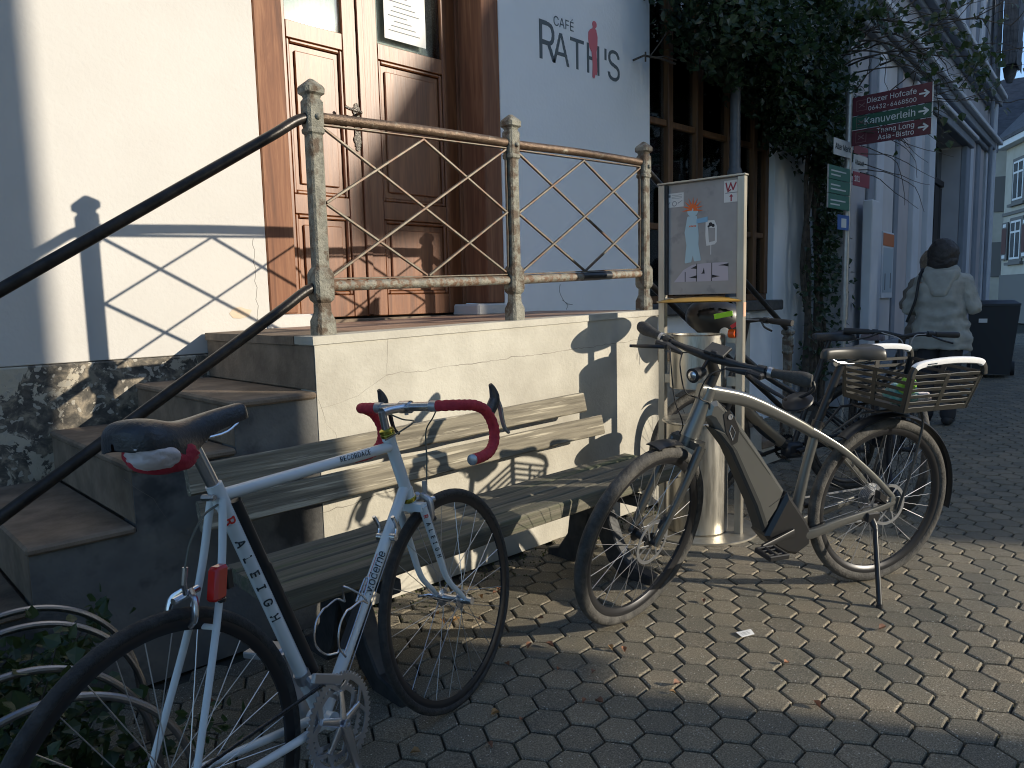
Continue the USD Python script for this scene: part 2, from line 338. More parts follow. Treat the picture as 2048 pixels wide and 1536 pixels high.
# ------------------------------------------------------------------ ground
obj('ground', quad((-60, -70, -.06), (160, 0, 0), (0, 150, 0), .01), ASPH, kind='structure', smooth=False)
PV = obj('pavement', quad((-4, -6, -.022), (34, 0, 0), (0, 13, 0), .008), SOIL, kind='structure', smooth=False)
SP, TH = .1245, rad(32.2)
d1 = SP * np.array([math.cos(TH), math.sin(TH)]); d2 = SP * np.array([math.cos(TH - rad(60)), math.sin(TH - rad(60))])
ii, jj = np.meshgrid(np.arange(-190, 260), np.arange(-190, 260), indexing='ij')
C = np.array([2.251, 1.39]) + ii.ravel()[:, None] * d1 + jj.ravel()[:, None] * d2
def project(P):
    q = np.asarray(P, float) - EYE; z = q @ fw
    return 1024 + FPX * (q @ rt) / z, 768 - FPX * (q @ up) / z, z
px, py, dz = project(np.c_[C, np.zeros(len(C))])
ins = (((dz > .5) & (px > -420) & (px < 2420) & (py < 2100)) | ((np.hypot(C[:, 0] - 1.5, C[:, 1]) < 4.0) & (C[:, 1] > -1.6))) & (C[:, 0] < 24) & (C[:, 1] < 6.2)
wall_y = np.where(C[:, 0] < 5.6, 2.50, np.where(C[:, 0] < 7.6, 3.50, 3.19 + .1159 * (C[:, 0] - 8.06)))
ins &= C[:, 1] < wall_y
C, px, py, dz = C[ins], px[ins], py[ins], dz[ins]
vis = (px > 4) & (px < 2044) & (py < 1532) & (dz > 0)
order = np.argsort(np.where(vis, dz, 1e6))
hx_ang = TH + rad(30) + np.arange(6) * np.pi / 3
def paver(c, far=False):
    r = SP / math.sqrt(3); g = .0042
    ro, ri = r - g, r - g - .0055
    z0 = rng.normal(0, .0011); tilt = rng.normal(0, .010, 2); ph = rng.normal(0, .008)
    a = hx_ang + ph; V = []
    m = [(ri, 0.0), (ro, -.0045), (ro, -.020)]
    for (rr, zz) in m:
        x, y = np.cos(a) * rr, np.sin(a) * rr
        V.append(np.c_[c[0] + x, c[1] + y, z0 + zz + (x * tilt[0] + y * tilt[1]) * (zz > -.01)])
    V = np.vstack(V); F = [(0, 1, 2), (0, 2, 3), (0, 3, 4), (0, 4, 5)]
    for k in (0, 6) if not far else (0,):
        for j in range(6):
            j2 = (j + 1) % 6; F += [(k + j, k + 6 + j, k + 6 + j2), (k + j, k + 6 + j2, k + j2)]
    return V, np.array(F)
cells = [paver(C[k]) for k in order]
for n, c in enumerate(cells[:300]):
    obj('paver', c, PAV[n * 7 % 3], PV, smooth=False)
groups = [[], [], []]
for n, c in enumerate(cells[300:]): groups[rng.integers(3)].append(c)
for g, mt in zip(groups, PAV):
    obj('pavers', join(g), mt, PV, smooth=False, kind='stuff')

# ------------------------------------------------------------------ unseen houses across the street, outlines shaped to throw the shade
hs, hc = np.array([math.sin(SUN_AZ), -math.cos(SUN_AZ), 0]), np.array([math.cos(SUN_AZ), math.sin(SUN_AZ), 0])
OPPW = noisy('opposite_render', (.42, .39, .34), (.52, .48, .42), 1.2, .9)
OPPR = noisy('opposite_roof', (.05, .045, .045), (.09, .08, .08), 6, .8, bump=.4, bscale=12)
def block(c0, c1, s0, s1, z0, z1, b=.02):
    return obox(hc * (c0 + c1) / 2 + hs * (s0 + s1) / 2 + EZ * (z0 + z1) / 2, hc, hs, EZ, (c1 - c0) / 2, (s1 - s0) / 2, (z1 - z0) / 2, b)
def gable(c0, zc0, cr, zr, c1, s0, s1, th=.22):
    A = [hc * c0 + EZ * zc0, hc * cr + EZ * zr, hc * (2 * cr - c0) + EZ * zc0]
    out = []
    for p, q in ((A[0], A[1]), (A[1], A[2])):
        pts = [v + hs * s for v in (p, q, p - EZ * th, q - EZ * th) for s in (s0, s1)]; out.append(hull(pts))
    return out
h1 = thing('opposite_house', 'rendered house across the street behind the viewer, left of the alley gap', 'house', hc * -5 + hs * 13)
obj('wall', block(-22, 2.225, 8.31, 16, 0, 15), OPPW, h1, smooth=False)
obj('added_front', block(-22, 2.45, 8, 8.305, 2.88, 14.9), OPPW, h1, smooth=False)  # thin slab added to move the upper shadow edge sideways
obj('roof', block(-22.2, 2.15, 7.9, 16.2, 15.002, 15.3), OPPR, h1, smooth=False)
h2 = thing('opposite_house', 'steep gabled house across the street behind the viewer, right of the alley gap', 'house', hc * 7 + hs * 24)
w2 = [block(4.45, 9.95, 20, 28, 0, 9.4), hull([v + hs * s for v in (hc * 4.45 + EZ * 9.39, hc * 9.95 + EZ * 9.39, hc * 7.2 + EZ * 13.6) for s in (20, 28)])]
obj('wall', w2, OPPW, h2, smooth=False)
obj('roof', gable(4.47, 10.04, 7.2, 14.02, 10.5, 20.31, 28.2), OPPR, h2, smooth=False)
obj('added_jetty', hull([v + hs * s for v in (hc * 3.98 + EZ * 8.99, hc * 10.4 + EZ * 8.99, hc * 10.4 + EZ * 9.2, hc * 7.2 + EZ * 13.75, hc * 3.98 + EZ * 9.2) for s in (19.85, 20.28)]), OPPW, h2, smooth=False)  # solid fill added under the verge to complete its cast shadow
obj('verge', gable(3.91, 9.22, 7.2, 14.03, 10.5, 19.8, 20.3), OPPR, h2, smooth=False)
obj('added_wing', block(4.0, 8, 18.4, 20, 0, 6.15), OPPW, h2, smooth=False)  # low block added to widen the shade near the ground
h3 = thing('opposite_house', 'long flat-fronted house across the street behind the viewer, beside the gabled one', 'house', hc * 25 + hs * 24)
obj('wall', block(9.3, 44, 20.4, 28, 0, 11.6), OPPW, h3, smooth=False)
obj('roof', block(9.2, 44.2, 20.3, 28.2, 11.6, 11.9), OPPR, h3, smooth=False)

# ------------------------------------------------------------------ the cafe house
W, DY, FY, RY = 3.53, 3.75, 2.52, 2.585
def LZ(x): return 1.118 + .019 * (x - 1.4)
cafe = thing('cafe_house', 'white plastered cafe house with oak double door, lettered front and wooden windows', 'house', (2.5, W, 0))
TOP = 11.0
# plaster fronts (boxes 0.4 thick, butted)
obj('wall', cbox(-5, W, 1.02, 1.745, W + .4, TOP, .003), PLASTER, cafe, label='sunlit cream plaster wall left of the door')
obj('plinth', cbox(-5, W - .012, -.02, 1.745, W + .4, 1.017, .006), PEEL, cafe, label='dark plinth with flaking paint along the stairs')
obj('wall', cbox(3.387, W, -.02, 5.017, W + .4, TOP, .003), PANEL, cafe, label='plaster front with the cafe lettering, blue shade put into its colour')
obj('wall', cbox(7.125, W, -.02, 7.95, W + .4, TOP, .004), PANEL, cafe, label='narrow plaster pier behind the ivy')
obj('wall', cbox(1.748, W, 3.95, 3.384, W + .4, TOP, .003), PLASTER, cafe)
obj('wall', cbox(5.02, W, -.02, 7.122, W + .4, 1.075, .004), PANEL, cafe, label='low wall under the wooden windows')
obj('wall', cbox(5.02, W, 3.9, 7.122, W + .4, TOP, .004), PANEL, cafe)
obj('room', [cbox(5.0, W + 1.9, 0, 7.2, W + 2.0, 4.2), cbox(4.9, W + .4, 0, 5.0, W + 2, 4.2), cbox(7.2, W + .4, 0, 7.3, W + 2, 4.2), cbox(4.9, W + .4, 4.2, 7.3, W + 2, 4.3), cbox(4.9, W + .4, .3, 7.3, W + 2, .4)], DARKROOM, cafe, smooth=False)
# door frame posts and lintel
for x0, x1 in ((1.748, 1.90), (3.235, 3.384)):
    obj('door_post', cbox(x0, W - .004, LZ(x0) + .07, x1, W + .30, 3.80, .006), BEAM, cafe)
    obj('foot_block', cbox(x0 - .02 if x0 < 2 else x0 - .10, W - .02, LZ(x0) - .01, x1 + (.10 if x0 < 2 else .0), W + .24, LZ(x0) + .066, .012), PLASTER, cafe)
obj('door_lintel', cbox(1.748, W - .004, 3.802, 3.384, W + .30, 3.948, .006), BEAM, cafe)
# two door leaves with frame and panels
def leaf(x0, x1, hinge):
    d = obj('door', [cbox(x0, DY, LZ(2) + .035, x0 + .11, DY + .05, 3.78, .004), cbox(x1 - .11, DY, LZ(2) + .035, x1, DY + .05, 3.78, .004)], DOORW, cafe, label='left door leaf with curtained pane' if hinge else 'right door leaf with paper notice')
    xa, xb = x0 + .112, x1 - .112
    for za, zb in ((LZ(2) + .035, 1.29), (1.735, 1.84), (2.655, 2.745), (3.6, 3.78)):
        obj('rail', cbox(xa, DY + .001, za, xb, DY + .049, zb, .003), DOORW, d)
    for za, zb in ((1.292, 1.733), (1.842, 2.653)):
        obj('moulding', [cbox(xa, DY + .006, za, xa + .02, DY + .04, zb, .006), cbox(xb - .02, DY + .006, za, xb, DY + .04, zb, .006), cbox(xa + .021, DY + .006, za, xb - .021, DY + .04, za + .02, .006), cbox(xa + .021, DY + .006, zb - .02, xb - .021, DY + .04, zb, .006)], DOORW, d)
        obj('panel', [cbox(xa + .022, DY + .024, za + .022, xb - .022, DY + .038, zb - .022, .002), cbox(xa + .05, DY + .010, za + .055, xb - .05, DY + .026, zb - .055, .010)], DOORW, d)
    obj('pane', cbox(xa, DY + .02, 2.747, xb, DY + .026, 3.598, .001), GLASSD, d, smooth=False)
    obj('curtain', cbox(xa, DY + .036, 2.747, xb, DY + .044, 3.598, .002), CURTAIN, d, smooth=False)
    return d
dl_ = leaf(1.925, 2.492, True); dr_ = leaf(2.506, 3.21, False)
obj('cover_strip', cbox(2.474, DY - .014, LZ(2.4) + .035, 2.516, DY - .001, 3.78, .004), DOORW, dl_)
obj('door_jamb', [cbox(1.902, DY - .01, LZ(2), 1.923, DY + .06, 3.80, .002), cbox(3.212, DY - .01, LZ(3), 3.233, DY + .06, 3.80, .002)], BEAM, cafe)
obj('threshold', cbox(1.902, DY - .03, LZ(2) - .03, 3.233, DY + .09, LZ(2) + .022, .004), STEP, cafe)
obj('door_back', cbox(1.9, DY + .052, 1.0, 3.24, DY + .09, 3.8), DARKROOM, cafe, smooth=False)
pl_ = unary_union([Point(0, 0).buffer(.028, 8), Point(0, -.06).buffer(.02, 8), Point(0, -.16).buffer(.027, 8), Point(0, -.21).buffer(.014, 8), Point(0, .03).buffer(.014, 8), sbox(-.018, -.2, .018, 0)])
hp = obj('handle_plate', extr(pl_, (2.452, DY - .001, 2.335), EX, EZ, -EY, 0, .006), BRASS, dl_)
obj('door_handle', tube(spline([(2.452, DY - .006, 2.315), (2.45, DY - .05, 2.315), (2.435, DY - .06, 2.318), (2.37, DY - .058, 2.325), (2.345, DY - .055, 2.335)], 20), .0085, 8), BRASS, dl_)
nt = obj('paper_notice', quad((2.668, DY - .003, 2.785), (.305, 0, .0), (0, 0, .36), .0012), PAPER, dr_, smooth=False, label='white paper notice taped to the right door leaf')
lines = [sbox(0, 0, .001, .001)]
lines = [sbox(.03 + .02 * (k % 3), .05 + .028 * k, .26 - .03 * ((k * 5) % 4), .055 + .028 * k) for k in range(9)]
obj('print', extr(unary_union(lines), (2.668, DY - .0046, 2.785), EX, EZ, -EY, 0, .0004), INK, nt, smooth=False)
# cafe lettering
TX, TB = 3.735, 2.836
def lets(s, h, x, z, mt, sx=1.0, bold=False, name='letter'):
    return obj(name, text(s, h, (x, W - .0006, z), EX, EZ, .0012, bold, sx), mt, cafe, smooth=False, label='painted letter ' + s)
lets('R', .252, 3.735, 2.838, SIGNINK, .88)
lets('A', .205, 3.884, 2.838, SIGNINK, .95)
lets('T', .205, 4.058, 2.838, SIGNINK, .95)
lets('H', .205, 4.232, 2.838, SIGNINK, .86)
lets("'", .205, 4.425, 2.838, SIGNINK, .9)
lets('S', .215, 4.475, 2.836, SIGNINK, .92)
obj('letter', text('CAFÉ', .062, (3.90, W - .0006, 3.082), EX, EZ, .0012, False, .98), SIGNINK, cafe, smooth=False, label='small painted word above the big letters')
fig = unary_union([Point(.072, .352).buffer(.024, 10), Point(.066, .325).buffer(.014), Polygon([(.03, .305), (.055, .318), (.085, .315), (.098, .27), (.095, .21), (.085, .16), (.075, .02), (.062, -.015), (.05, -.01), (.055, .08), (.045, .16), (.022, .185), (.01, .24), (.012, .285)]).buffer(.006),
                   Polygon([(.06, .17), (.088, .17), (.094, .04), (.088, .01), (.078, .015), (.072, .1)]).buffer(.004)])
obj('figure_emblem', extr(affinity.scale(fig, 1.05, 1.0, origin=(0, 0)), (4.262, W - .0024, 2.83), EX, EZ, -EY, 0, .0012), PINK, cafe, smooth=False, label='pink red silhouette of a walking figure between the letters')
obj('crack', [tube([(3.93 + a, W, 1.20 + b) for a, b in ((0, .14), (-.01, .10), (.0, .07), (.03, .03), (.08, -.01), (.06, -.04))], .0022, 4), tube([(4.01 + a, W, 1.18 + b) for a, b in ((-.06, .05), (0, .02), (.05, .015))], .002, 4)], INK, cafe)
# wall marks left of the door
obj('crack', tube([(1.68 + .006 * math.sin(k * 2.1), W, 1.12 + .03 * k) for k in range(16)], .0012, 4), CRACK, cafe)
BARE = noisy('bare_plaster', (.56, .44, .32), (.64, .52, .39), 12, .95)
blob = Polygon([(-.05, 0), (-.03, .022), (.0, .028), (.03, .016), (.055, .012), (.04, -.012), (.0, -.022), (-.035, -.018)]).buffer(.004)
obj('bare_patch', extr(blob, (1.59, W - .0006, 1.205), EX, EZ, -EY, 0, .001), BARE, cafe, smooth=False)
# window bay
WY = W + .07
win = obj('window_frame', cbox(5.02, WY, 1.18, 7.122, WY + .08, 1.24, .004), WINW, cafe)
obj('window_head', cbox(5.02, WY, 3.84, 7.122, WY + .08, 3.898, .004), WINW, win)
for x in (5.055, 5.40, 5.85, 6.85, 7.087):
    obj('mullion', cbox(x - .035 if x != 5.85 else x - .05, WY - .012, 1.242, x + .035 if x != 5.85 else x + .05, WY + .075, 3.838, .006), WINW, win)
for x in (6.36, 6.53): obj('mullion', cbox(x - .03, WY - .012, 1.242, x + .03, WY + .075, 3.838, .006), WINW, win)
bays = [(5.092, 5.362), (5.438, 5.798), (5.902, 6.328), (6.562, 6.813), (6.887, 7.05)]
for a, b in bays:
    for za, zb in ((1.79, 1.84), (2.635, 2.685)):
        obj('transom', cbox(a, WY + .004, za, b, WY + .07, zb, .005), WINW, win)
    for za, zb in ((1.242, 1.788), (1.842, 2.633), (2.687, 3.838)):
        obj('pane', cbox(a, WY + .035, za, b, WY + .041, zb, .0005), GLASSD, win, smooth=False)
obj('window_sill', cbox(5.0, W - .10, 1.078, 7.16, W + .069, 1.178, .012), noisy('dark_sill', (.05, .05, .048), (.09, .085, .08), 20, .8), cafe)
# cast iron column before the window
CI = noisy('cast_iron_column', (.075, .085, .10), (.11, .12, .135), 12, .5, metal=.3)
prof = [(.075, 0), (.075, .9), (.085, .92), (.085, 1.0), (.06, 1.03), (.055, 1.06), (.07, 1.08), (.09, 1.12), (.075, 1.16), (.058, 1.22), (.068, 1.30), (.068, 1.34), (.05, 1.38), (.046, 1.8), (.044, 2.9), (.055, 2.92), (.055, 2.97), (.05, 3.0), (.075, 3.15), (.11, 3.3), (.11, 3.36)]
cc = thing('iron_column', 'slender dark cast iron column with ringed base before the cafe windows', 'column', (5.93, 3.30, 0))
obj('shaft', lathe((5.93, 3.30, 1.08), EZ, [(r * .92, z * .90 - .0) for r, z in prof], 24), CI, cc)
obj('plinth', cbox(5.82, 3.19, 0, 6.04, 3.41, 1.078, .012), RENDER, cc)
# the slanting porch beam carried by the column
obj('beam', cbox(5.02, 3.22, 4.10, 7.9, 3.40, 4.32, .01), CI, cc)

# ------------------------------------------------------------------ stairs and landing
st = thing('entrance_steps', 'rendered landing with brown sandstone steps up to the cafe door', 'stairs', (2.5, FY, 0))
XE = [1.415, 1.09, .745, .445, .12, -.2]; ZS = [None, .910, .745, .545, .365, .18]
XR = [3.655, 3.98, 4.31, 4.63, 4.95, 5.27]
body = Polygon([(-.2, 0), (-.2, .16)] + [p for k in range(5, 0, -1) for p in ((XE[k], ZS[k] - .022), (XE[k - 1], ZS[k] - .022))] + [(XE[0], LZ(1.4) - .032), (3.655, LZ(3.655) - .032)] + [p for k in range(1, 6) for p in ((XR[k - 1], ZS[k] - .022), (XR[k], ZS[k] - .022))] + [(5.27, 0)]).buffer(0)
CEM = noisy('shade_toned_cement', (.085, .085, .082), (.19, .185, .17), 2.6, .92, bump=.35, bscale=60, lo=.34, hi=.66, c3=(.05, .05, .05), s3=3.5, f3=(.5, .62))  # dark tones stand in for the shade on the stair side
obj('side_wall', extr(body.intersection(sbox(XE[0], -1, 9, 3)), (0, FY, 0), EX, EZ, EY, 0, .12), RENDER, st, smooth=False, label='cracked cream render below the landing')
obj('side_wall', extr(body.intersection(sbox(-9, -1, XE[0] - .002, 3)), (0, FY + .003, 0), EX, EZ, EY, 0, .117), CEM, st, smooth=False, label='cement beside the left steps, shade painted into its dark colour')
obj('core', extr(body.buffer(-.02), (0, FY + .121, 0), EX, EZ, EY, 0, W - FY - .14), STEP, st, smooth=False)
for k in range(1, 6):
    zlo = ZS[k + 1] if k < 5 else 0.0
    x1 = XE[k - 1]
    obj('step', [cbox(XE[k] - .010, FY - .010, ZS[k] - .026, x1 - .004, W - .016, ZS[k], .008), cbox(XE[k] - .003, FY + .008, zlo + .002, XE[k] + .02, W - .016, ZS[k] - .0265, .003)], STEP, st, smooth=20)
    obj('step', cbox(XR[k - 1] + .002, FY - .010, ZS[k] - .06, XR[k] + .006, W - .016, ZS[k], .008), STEP, st, smooth=20)
obj('step', [hull([(x, y, LZ(x) + q_) for x in (XE[0] - .010, 1.72) for y in (FY + .142, W - .016) for q_ in (0, -.034)]), cbox(XE[0] - .003, FY + .003, ZS[1] + .002, XE[0] + .02, W - .016, LZ(XE[0]) - .0345, .003)], STEP, st, smooth=20)
LAND = noisy('landing_slabs', (.26, .16, .11), (.36, .24, .17), 5, .55, lo=.3, hi=.7, bump=.2, bscale=60)
xs = [1.722, 2.22, 2.72, 3.22, 3.66]; ys = [FY + .14, 3.0, 3.50]
for i in range(4):
    for j in range(2):
        a, b = xs[i] + .003, xs[i + 1] - .003; y0, y1 = ys[j] + .003, ys[j + 1] - .003
        z = LZ((a + b) / 2); obj('slab', hull([(x, y, LZ(x) + dz_) for x in (a, b) for y in (y0, y1) for dz_ in (0, -.028)]), LAND, st, smooth=False)
obj('edge_course', hull([(x, y, LZ(x) + dz_) for x in (XE[0] - .008, 3.664) for y in (FY - .006, FY + .138) for dz_ in (.001, -.031)]), RENDER, st, smooth=False)
obj('slab', hull([(x, y, LZ(x) + dz_) for x in (1.91, 3.225) for y in (3.503, DY - .032) for dz_ in (-.002, -.03)]), LAND, st, smooth=False)
def crk(pts, r=.0022):
    P = np.array(pts, float); Q = [P[0]]
    for a, b in zip(P[:-1], P[1:]):
        n = max(2, int(np.linalg.norm(b - a) / .03))
        for t in np.linspace(0, 1, n)[1:]: Q.append(a + (b - a) * t + rng.normal(0, .0035, 2))
    return tube([(x, FY + .0002, z) for x, z in Q], r * .5 * rng.uniform(.4, 1.2, len(Q)), 4)
obj('crack', [crk([(1.75, 1.10), (1.735, .945)]), crk([(1.735, .945), (2.2, .958), (3.03, .98), (3.5, 1.0)], .0026), crk([(1.735, .945), (1.56, .86), (1.42, .84)], .0014), crk([(1.42, .88), (1.45, .78), (1.50, .70)], .0016),
              crk([(1.09, .88), (1.15, .86), (1.13, .80)], .0016), crk([(1.40, .44), (1.62, .45), (1.78, .47)], .003), crk([(.72, .70), (.80, .62), (.86, .5), (1.02, .40)], .0016)], CRACK, st)

# ------------------------------------------------------------------ iron railing of the landing
rl = thing('iron_railing', 'old cast iron railing with crossed bars and worn rails on the landing', 'railing', (2.5, RY, 1.1))
POSTP = [(0, .040), (.058, .040), (.075, .033), (.092, .0275), (.128, .0265), (.14, .037), (.155, .041), (.24, .041), (.255, .036), (.268, .0275), (.775, .0275), (.782, .034), (.795, .035), (.802, .030), (.815, .034), (.90, .034), (.912, .026), (.922, .029), (.93, .040), (.950, .041), (.958, .037), (.984, .008), (.987, .001)]
def post(x, y, zb, sc=1.0, parent=rl, mt=IRON, label=None):
    V, F = [], []; n = 8
    for z, h in POSTP:
        c = h * .28
        for a, b in ((h, -h + c), (h, h - c), (h - c, h), (-h + c, h), (-h, h - c), (-h, -h + c), (-h + c, -h), (h - c, -h)): V.append((x + a, y + b, zb + z * sc))
    for i in range(len(POSTP) - 1):
        for j in range(n):
            k = (j + 1) % n; F += [(i * n + j, i * n + k, (i + 1) * n + k), (i * n + j, (i + 1) * n + k, (i + 1) * n + j)]
    p = obj('post', trimesh.Trimesh(np.array(V), np.array(F), process=False), mt, parent, smooth=28, label=label)
    obj('bolt', lathe((x + .003, y - .0335 , zb + .84 * sc), -EY, [(.012, 0), (.012, .004), (.008, .010), (.003, .012)], 10), mt, p)
    return p
PX = [1.495, 2.545, 3.612]; ZT = [2.083, 2.112, 2.122]
for x, zt, lb in zip(PX, ZT, ('pale green post at the head of the left steps', 'yellowish worn middle post', 'dark shaded right post')):
    post(x, RY, LZ(x), (zt - LZ(x)) / .987, label=lb)
for i in range(2):
    xa, xb = PX[i] + .03, PX[i + 1] - .03
    za, zb = (1.945, 1.978) if i == 0 else (1.977, 2.004); la, lb = (1.310, 1.334) if i == 0 else (1.335, 1.373)
    obj('top_rail', tube(spline([(xa, RY, za), ((xa + xb) / 2, RY, (za + zb) / 2 + .006), (xb, RY, zb)], 10), .0205, 12), RAILM, rl, label='round brown top rail')
    obj('flat_bar', bar((xa, RY, za - .026), (xb, RY, zb - .026), .022, .007), LATT, rl)
    obj('bottom_rail', tube([(xa, RY, la), ((xa + xb) / 2, RY, (la + lb) / 2), (xb, RY, lb)], .0215, 12), RAILP, rl)
    if i == 1:
        t0, t1 = .47, .71; L = lambda t: np.array([xa + (xb - xa) * t, RY, la + (lb - la) * t])
        obj('black_sleeve', tube([L(t0), L(t1)], .0225, 12), BLACKP, rl)
    obj('flat_bar', bar((xa, RY, la + .027), (xb, RY, lb + .027), .022, .007), LATT, rl)
    for x in (xa + .004, xb - .004): obj('side_bar', bar((x, RY, la + .03 if x < (xa + xb) / 2 else lb + .03), (x, RY, za - .03 if x < (xa + xb) / 2 else zb - .03), .012, .008, upv=EY), LATT, rl)
    zl = lambda t: la + .031 + (lb - la) * t; zu = lambda t: za - .031 + (zb - za) * t; P = lambda t, k: np.array([xa + .008 + (xb - xa - .016) * t, RY, zl(t) + (zu(t) - zl(t)) * k])
    for q, (a, b) in enumerate((((0, 1), (1, 0)), ((0, 0), (1, 1)), ((0, .5), (.5, 1)), ((.5, 1), (1, .5)), ((1, .5), (.5, 0)), ((.5, 0), (0, .5)))):
        off = EY * (.0035 if q in (0, 3, 5) else -.0035)
        obj('lattice_bar', bar(P(*a) + off, P(*b) + off, .0105, .0135, upv=EY), LATT, rl)
lft = thing('stair_handrail', 'dark round double handrail running down the left steps', 'handrail', (.5, RY, 0))
sl = .631
for z0, nm in ((1.934, 'upper_rail'), (1.304, 'lower_rail')):
    P = [(1.47, RY, z0 + .004), (1.42, RY, z0 - .018)] + [(x, RY, z0 - (1.453 - x) * sl) for x in (1.34, 1.22, .8, .2, -.55)]
    obj(nm, tube(spline(P, 36), .0195, 14), RAILB, lft)
post(-.58, RY, 0, .86, lft)
rgt = thing('stair_handrail', 'dark double handrail running down the right steps behind the litter bin', 'handrail', (4.6, RY, 0))
for (a, b), nm in ((((3.61, 1.985), (5.44, .975)), 'upper_rail'), (((3.61, 1.345), (5.44, .345)), 'lower_rail')):
    obj(nm, tube([(a[0], RY, a[1] if False else a[1]), (b[0], RY, b[1])] if False else [(a[0], RY, a[1]), (b[0], RY, b[1])], .0195, 12), RAILB, rgt)
post(5.475, RY, 0, 1.0, rgt, IRON, 'shaded newel at the foot of the right steps')
# ------------------------------------------------------------------ bench
CAST = noisy('dark_cast_iron', (.022, .024, .026), (.05, .05, .05), 18, .55, metal=.3, bump=.2, bscale=70)
bn = thing('bench', 'weathered slatted wooden bench with dark curved legs against the landing wall', 'bench', (1.9, 2.1, 0))
def slat(xa, xb, y, z0, z1, hy, hz, ax, mt, nm, lb=None):
    p, q = np.array([xa, y, z0]), np.array([xb, y, z1]); a = nrm(q - p); s = nrm(ax - a * np.dot(ax, a)); u = np.cross(a, s)
    n = 14; V, F = [], []
    for i in range(n + 1):
        c = p + (q - p) * i / n; b = .006
        for (ds, du) in ((hy - b, hz), (-hy + b, hz), (-hy, hz - b), (-hy, -hz + b), (-hy + b, -hz), (hy - b, -hz), (hy, -hz + b), (hy, hz - b)):
            V.append(c + s * (ds + rng.normal(0, .0009)) + u * (du + rng.normal(0, .0012)))
    for i in range(n):
        for j in range(8):
            k = (j + 1) % 8; F += [(i * 8 + j, i * 8 + k, i * 8 + 8 + k), (i * 8 + j, i * 8 + 8 + k, i * 8 + 8 + j)]
    for o, sg in ((0, 1), (n * 8, -1)):
        for j in range(1, 7): F.append((o, o + j, o + j + 1) if sg < 0 else (o, o + j + 1, o + j))
    m = trimesh.Trimesh(np.array(V), np.array(F), process=False)
    if m.volume < 0: m.invert()
    return obj(nm, m, mt, bn, smooth=30, label=lb)
tilt = nrm([0, 1, .0 - .22])
slat(.872, 2.835, 2.405, .684, .718, .0165, .048, tilt, BENCHW, 'back_slat')
slat(.892, 2.945, 2.378, .566, .592, .0165, .049, tilt, BENCHW, 'back_slat')
for k in range(4):
    slat(.885 + .004 * k, 2.915 - .012 * (3 - k), 1.898 + .0905 * k, .425 if k else .418, .446 if k else .439, .0415, .0225 if k else .031, EY, BENCHS, 'seat_slat')
legp = unary_union([Polygon([(1.86, .375), (2.28, .393), (2.34, .44), (2.44, .75), (2.415, .755), (2.32, .50), (2.26, .35), (1.86, .34)]).buffer(0),
                    Polygon([(2.12, .36), (2.27, .36), (2.25, .26), (2.27, .13), (2.33, .05), (2.40, .03), (2.40, 0), (2.24, 0), (2.19, .08), (2.155, .22)]).buffer(0),
                    Polygon([(1.88, .355), (2.10, .36), (2.04, .27), (1.985, .14), (1.92, .055), (1.80, .03), (1.80, 0), (1.95, 0), (2.03, .06), (2.09, .18), (2.15, .27), (2.15, .36)]).buffer(0)]).buffer(.006)
for x in (1.27, 2.585):
    obj('leg', pill(legp.simplify(.002), (x, 0, 0), EY, EZ, EX, .032, .006), CAST, bn)

# ------------------------------------------------------------------ litter bin station
STEEL = noisy('brushed_steel', (.42, .40, .36), (.54, .52, .47), 30, .30, metal=1.0, stretch=(1, 1, .12), bump=.08, bscale=60, rough2=.42)
STEELM = noisy('matt_steel_frame', (.40, .37, .31), (.50, .47, .40), 22, .42, metal=.85, stretch=(1, 1, .2), bump=.1, bscale=60)
PANELM = noisy('grey_sign_panel', (.30, .285, .275), (.37, .35, .335), 5, .42, metal=.35, c3=(.26, .25, .245), s3=7, f3=(.58, .66))
YEL = plain('sunlit_lid_ochre', (.52, .30, .05), .35, .2)  # ochre paints the sun reflecting on the metal lid
STK = plain('white_sticker', (.66, .65, .62), .5)
BLUEP = plain('pale_blue_print', (.42, .56, .60), .5); BLUE2 = plain('mid_blue_print', (.22, .42, .58), .5)
ORNG = plain('orange_print', (.78, .14, .02), .5); REDP = plain('dark_red_print', (.32, .03, .045), .5)
LIL = plain('lilac_sticker', (.48, .43, .47), .55); BLK = plain('black_print', (.012, .012, .014), .5)
BL, BR = np.array([3.37, 2.29, 0]), np.array([3.422, 1.862, 0]); be = nrm(BR - BL); bnn = np.cross(be, EZ); BM = (BL + BR) / 2
bs = thing('litter_bin', 'stainless steel street litter bin between two square posts with a stickered sign panel', 'litter bin', BM)
for P_ in (BL, BR): obj('post', obox(P_ + EZ * .912, be, bnn, EZ, .018, .018, .905, .002), STEELM, bs)
obj('top_cap', obox(BM + EZ * 1.823, be, bnn, EZ, .238, .022, .004, .001), STEELM, bs)
pn = obj('sign_panel', obox(BM + EZ * 1.53 - bnn * .006, be, bnn, EZ, .197, .004, .285, .001), PANELM, bs, label='grey panel with stickers and worn prints')
obj('side_lip', obox(BL + be * .026 + EZ * 1.53 + bnn * .004, be, bnn, EZ, .0075, .008, .285, .001), CAST, pn)
PO = BM - be * .197 + EZ * 1.245 - bnn * .0018        # lower left corner of the panel face
def onpanel(nm, poly, mt, lvl=0, lb=None, par=None): return obj(nm, extr(poly, PO + bnn * (.0004 + .0006 * lvl), be, EZ, bnn, 0, .0005), mt, par or pn, smooth=False, label=lb)
s1 = onpanel('sticker', sbox(.004, .455, .100, .527), STK, 0, 'small white printed sticker, top left')
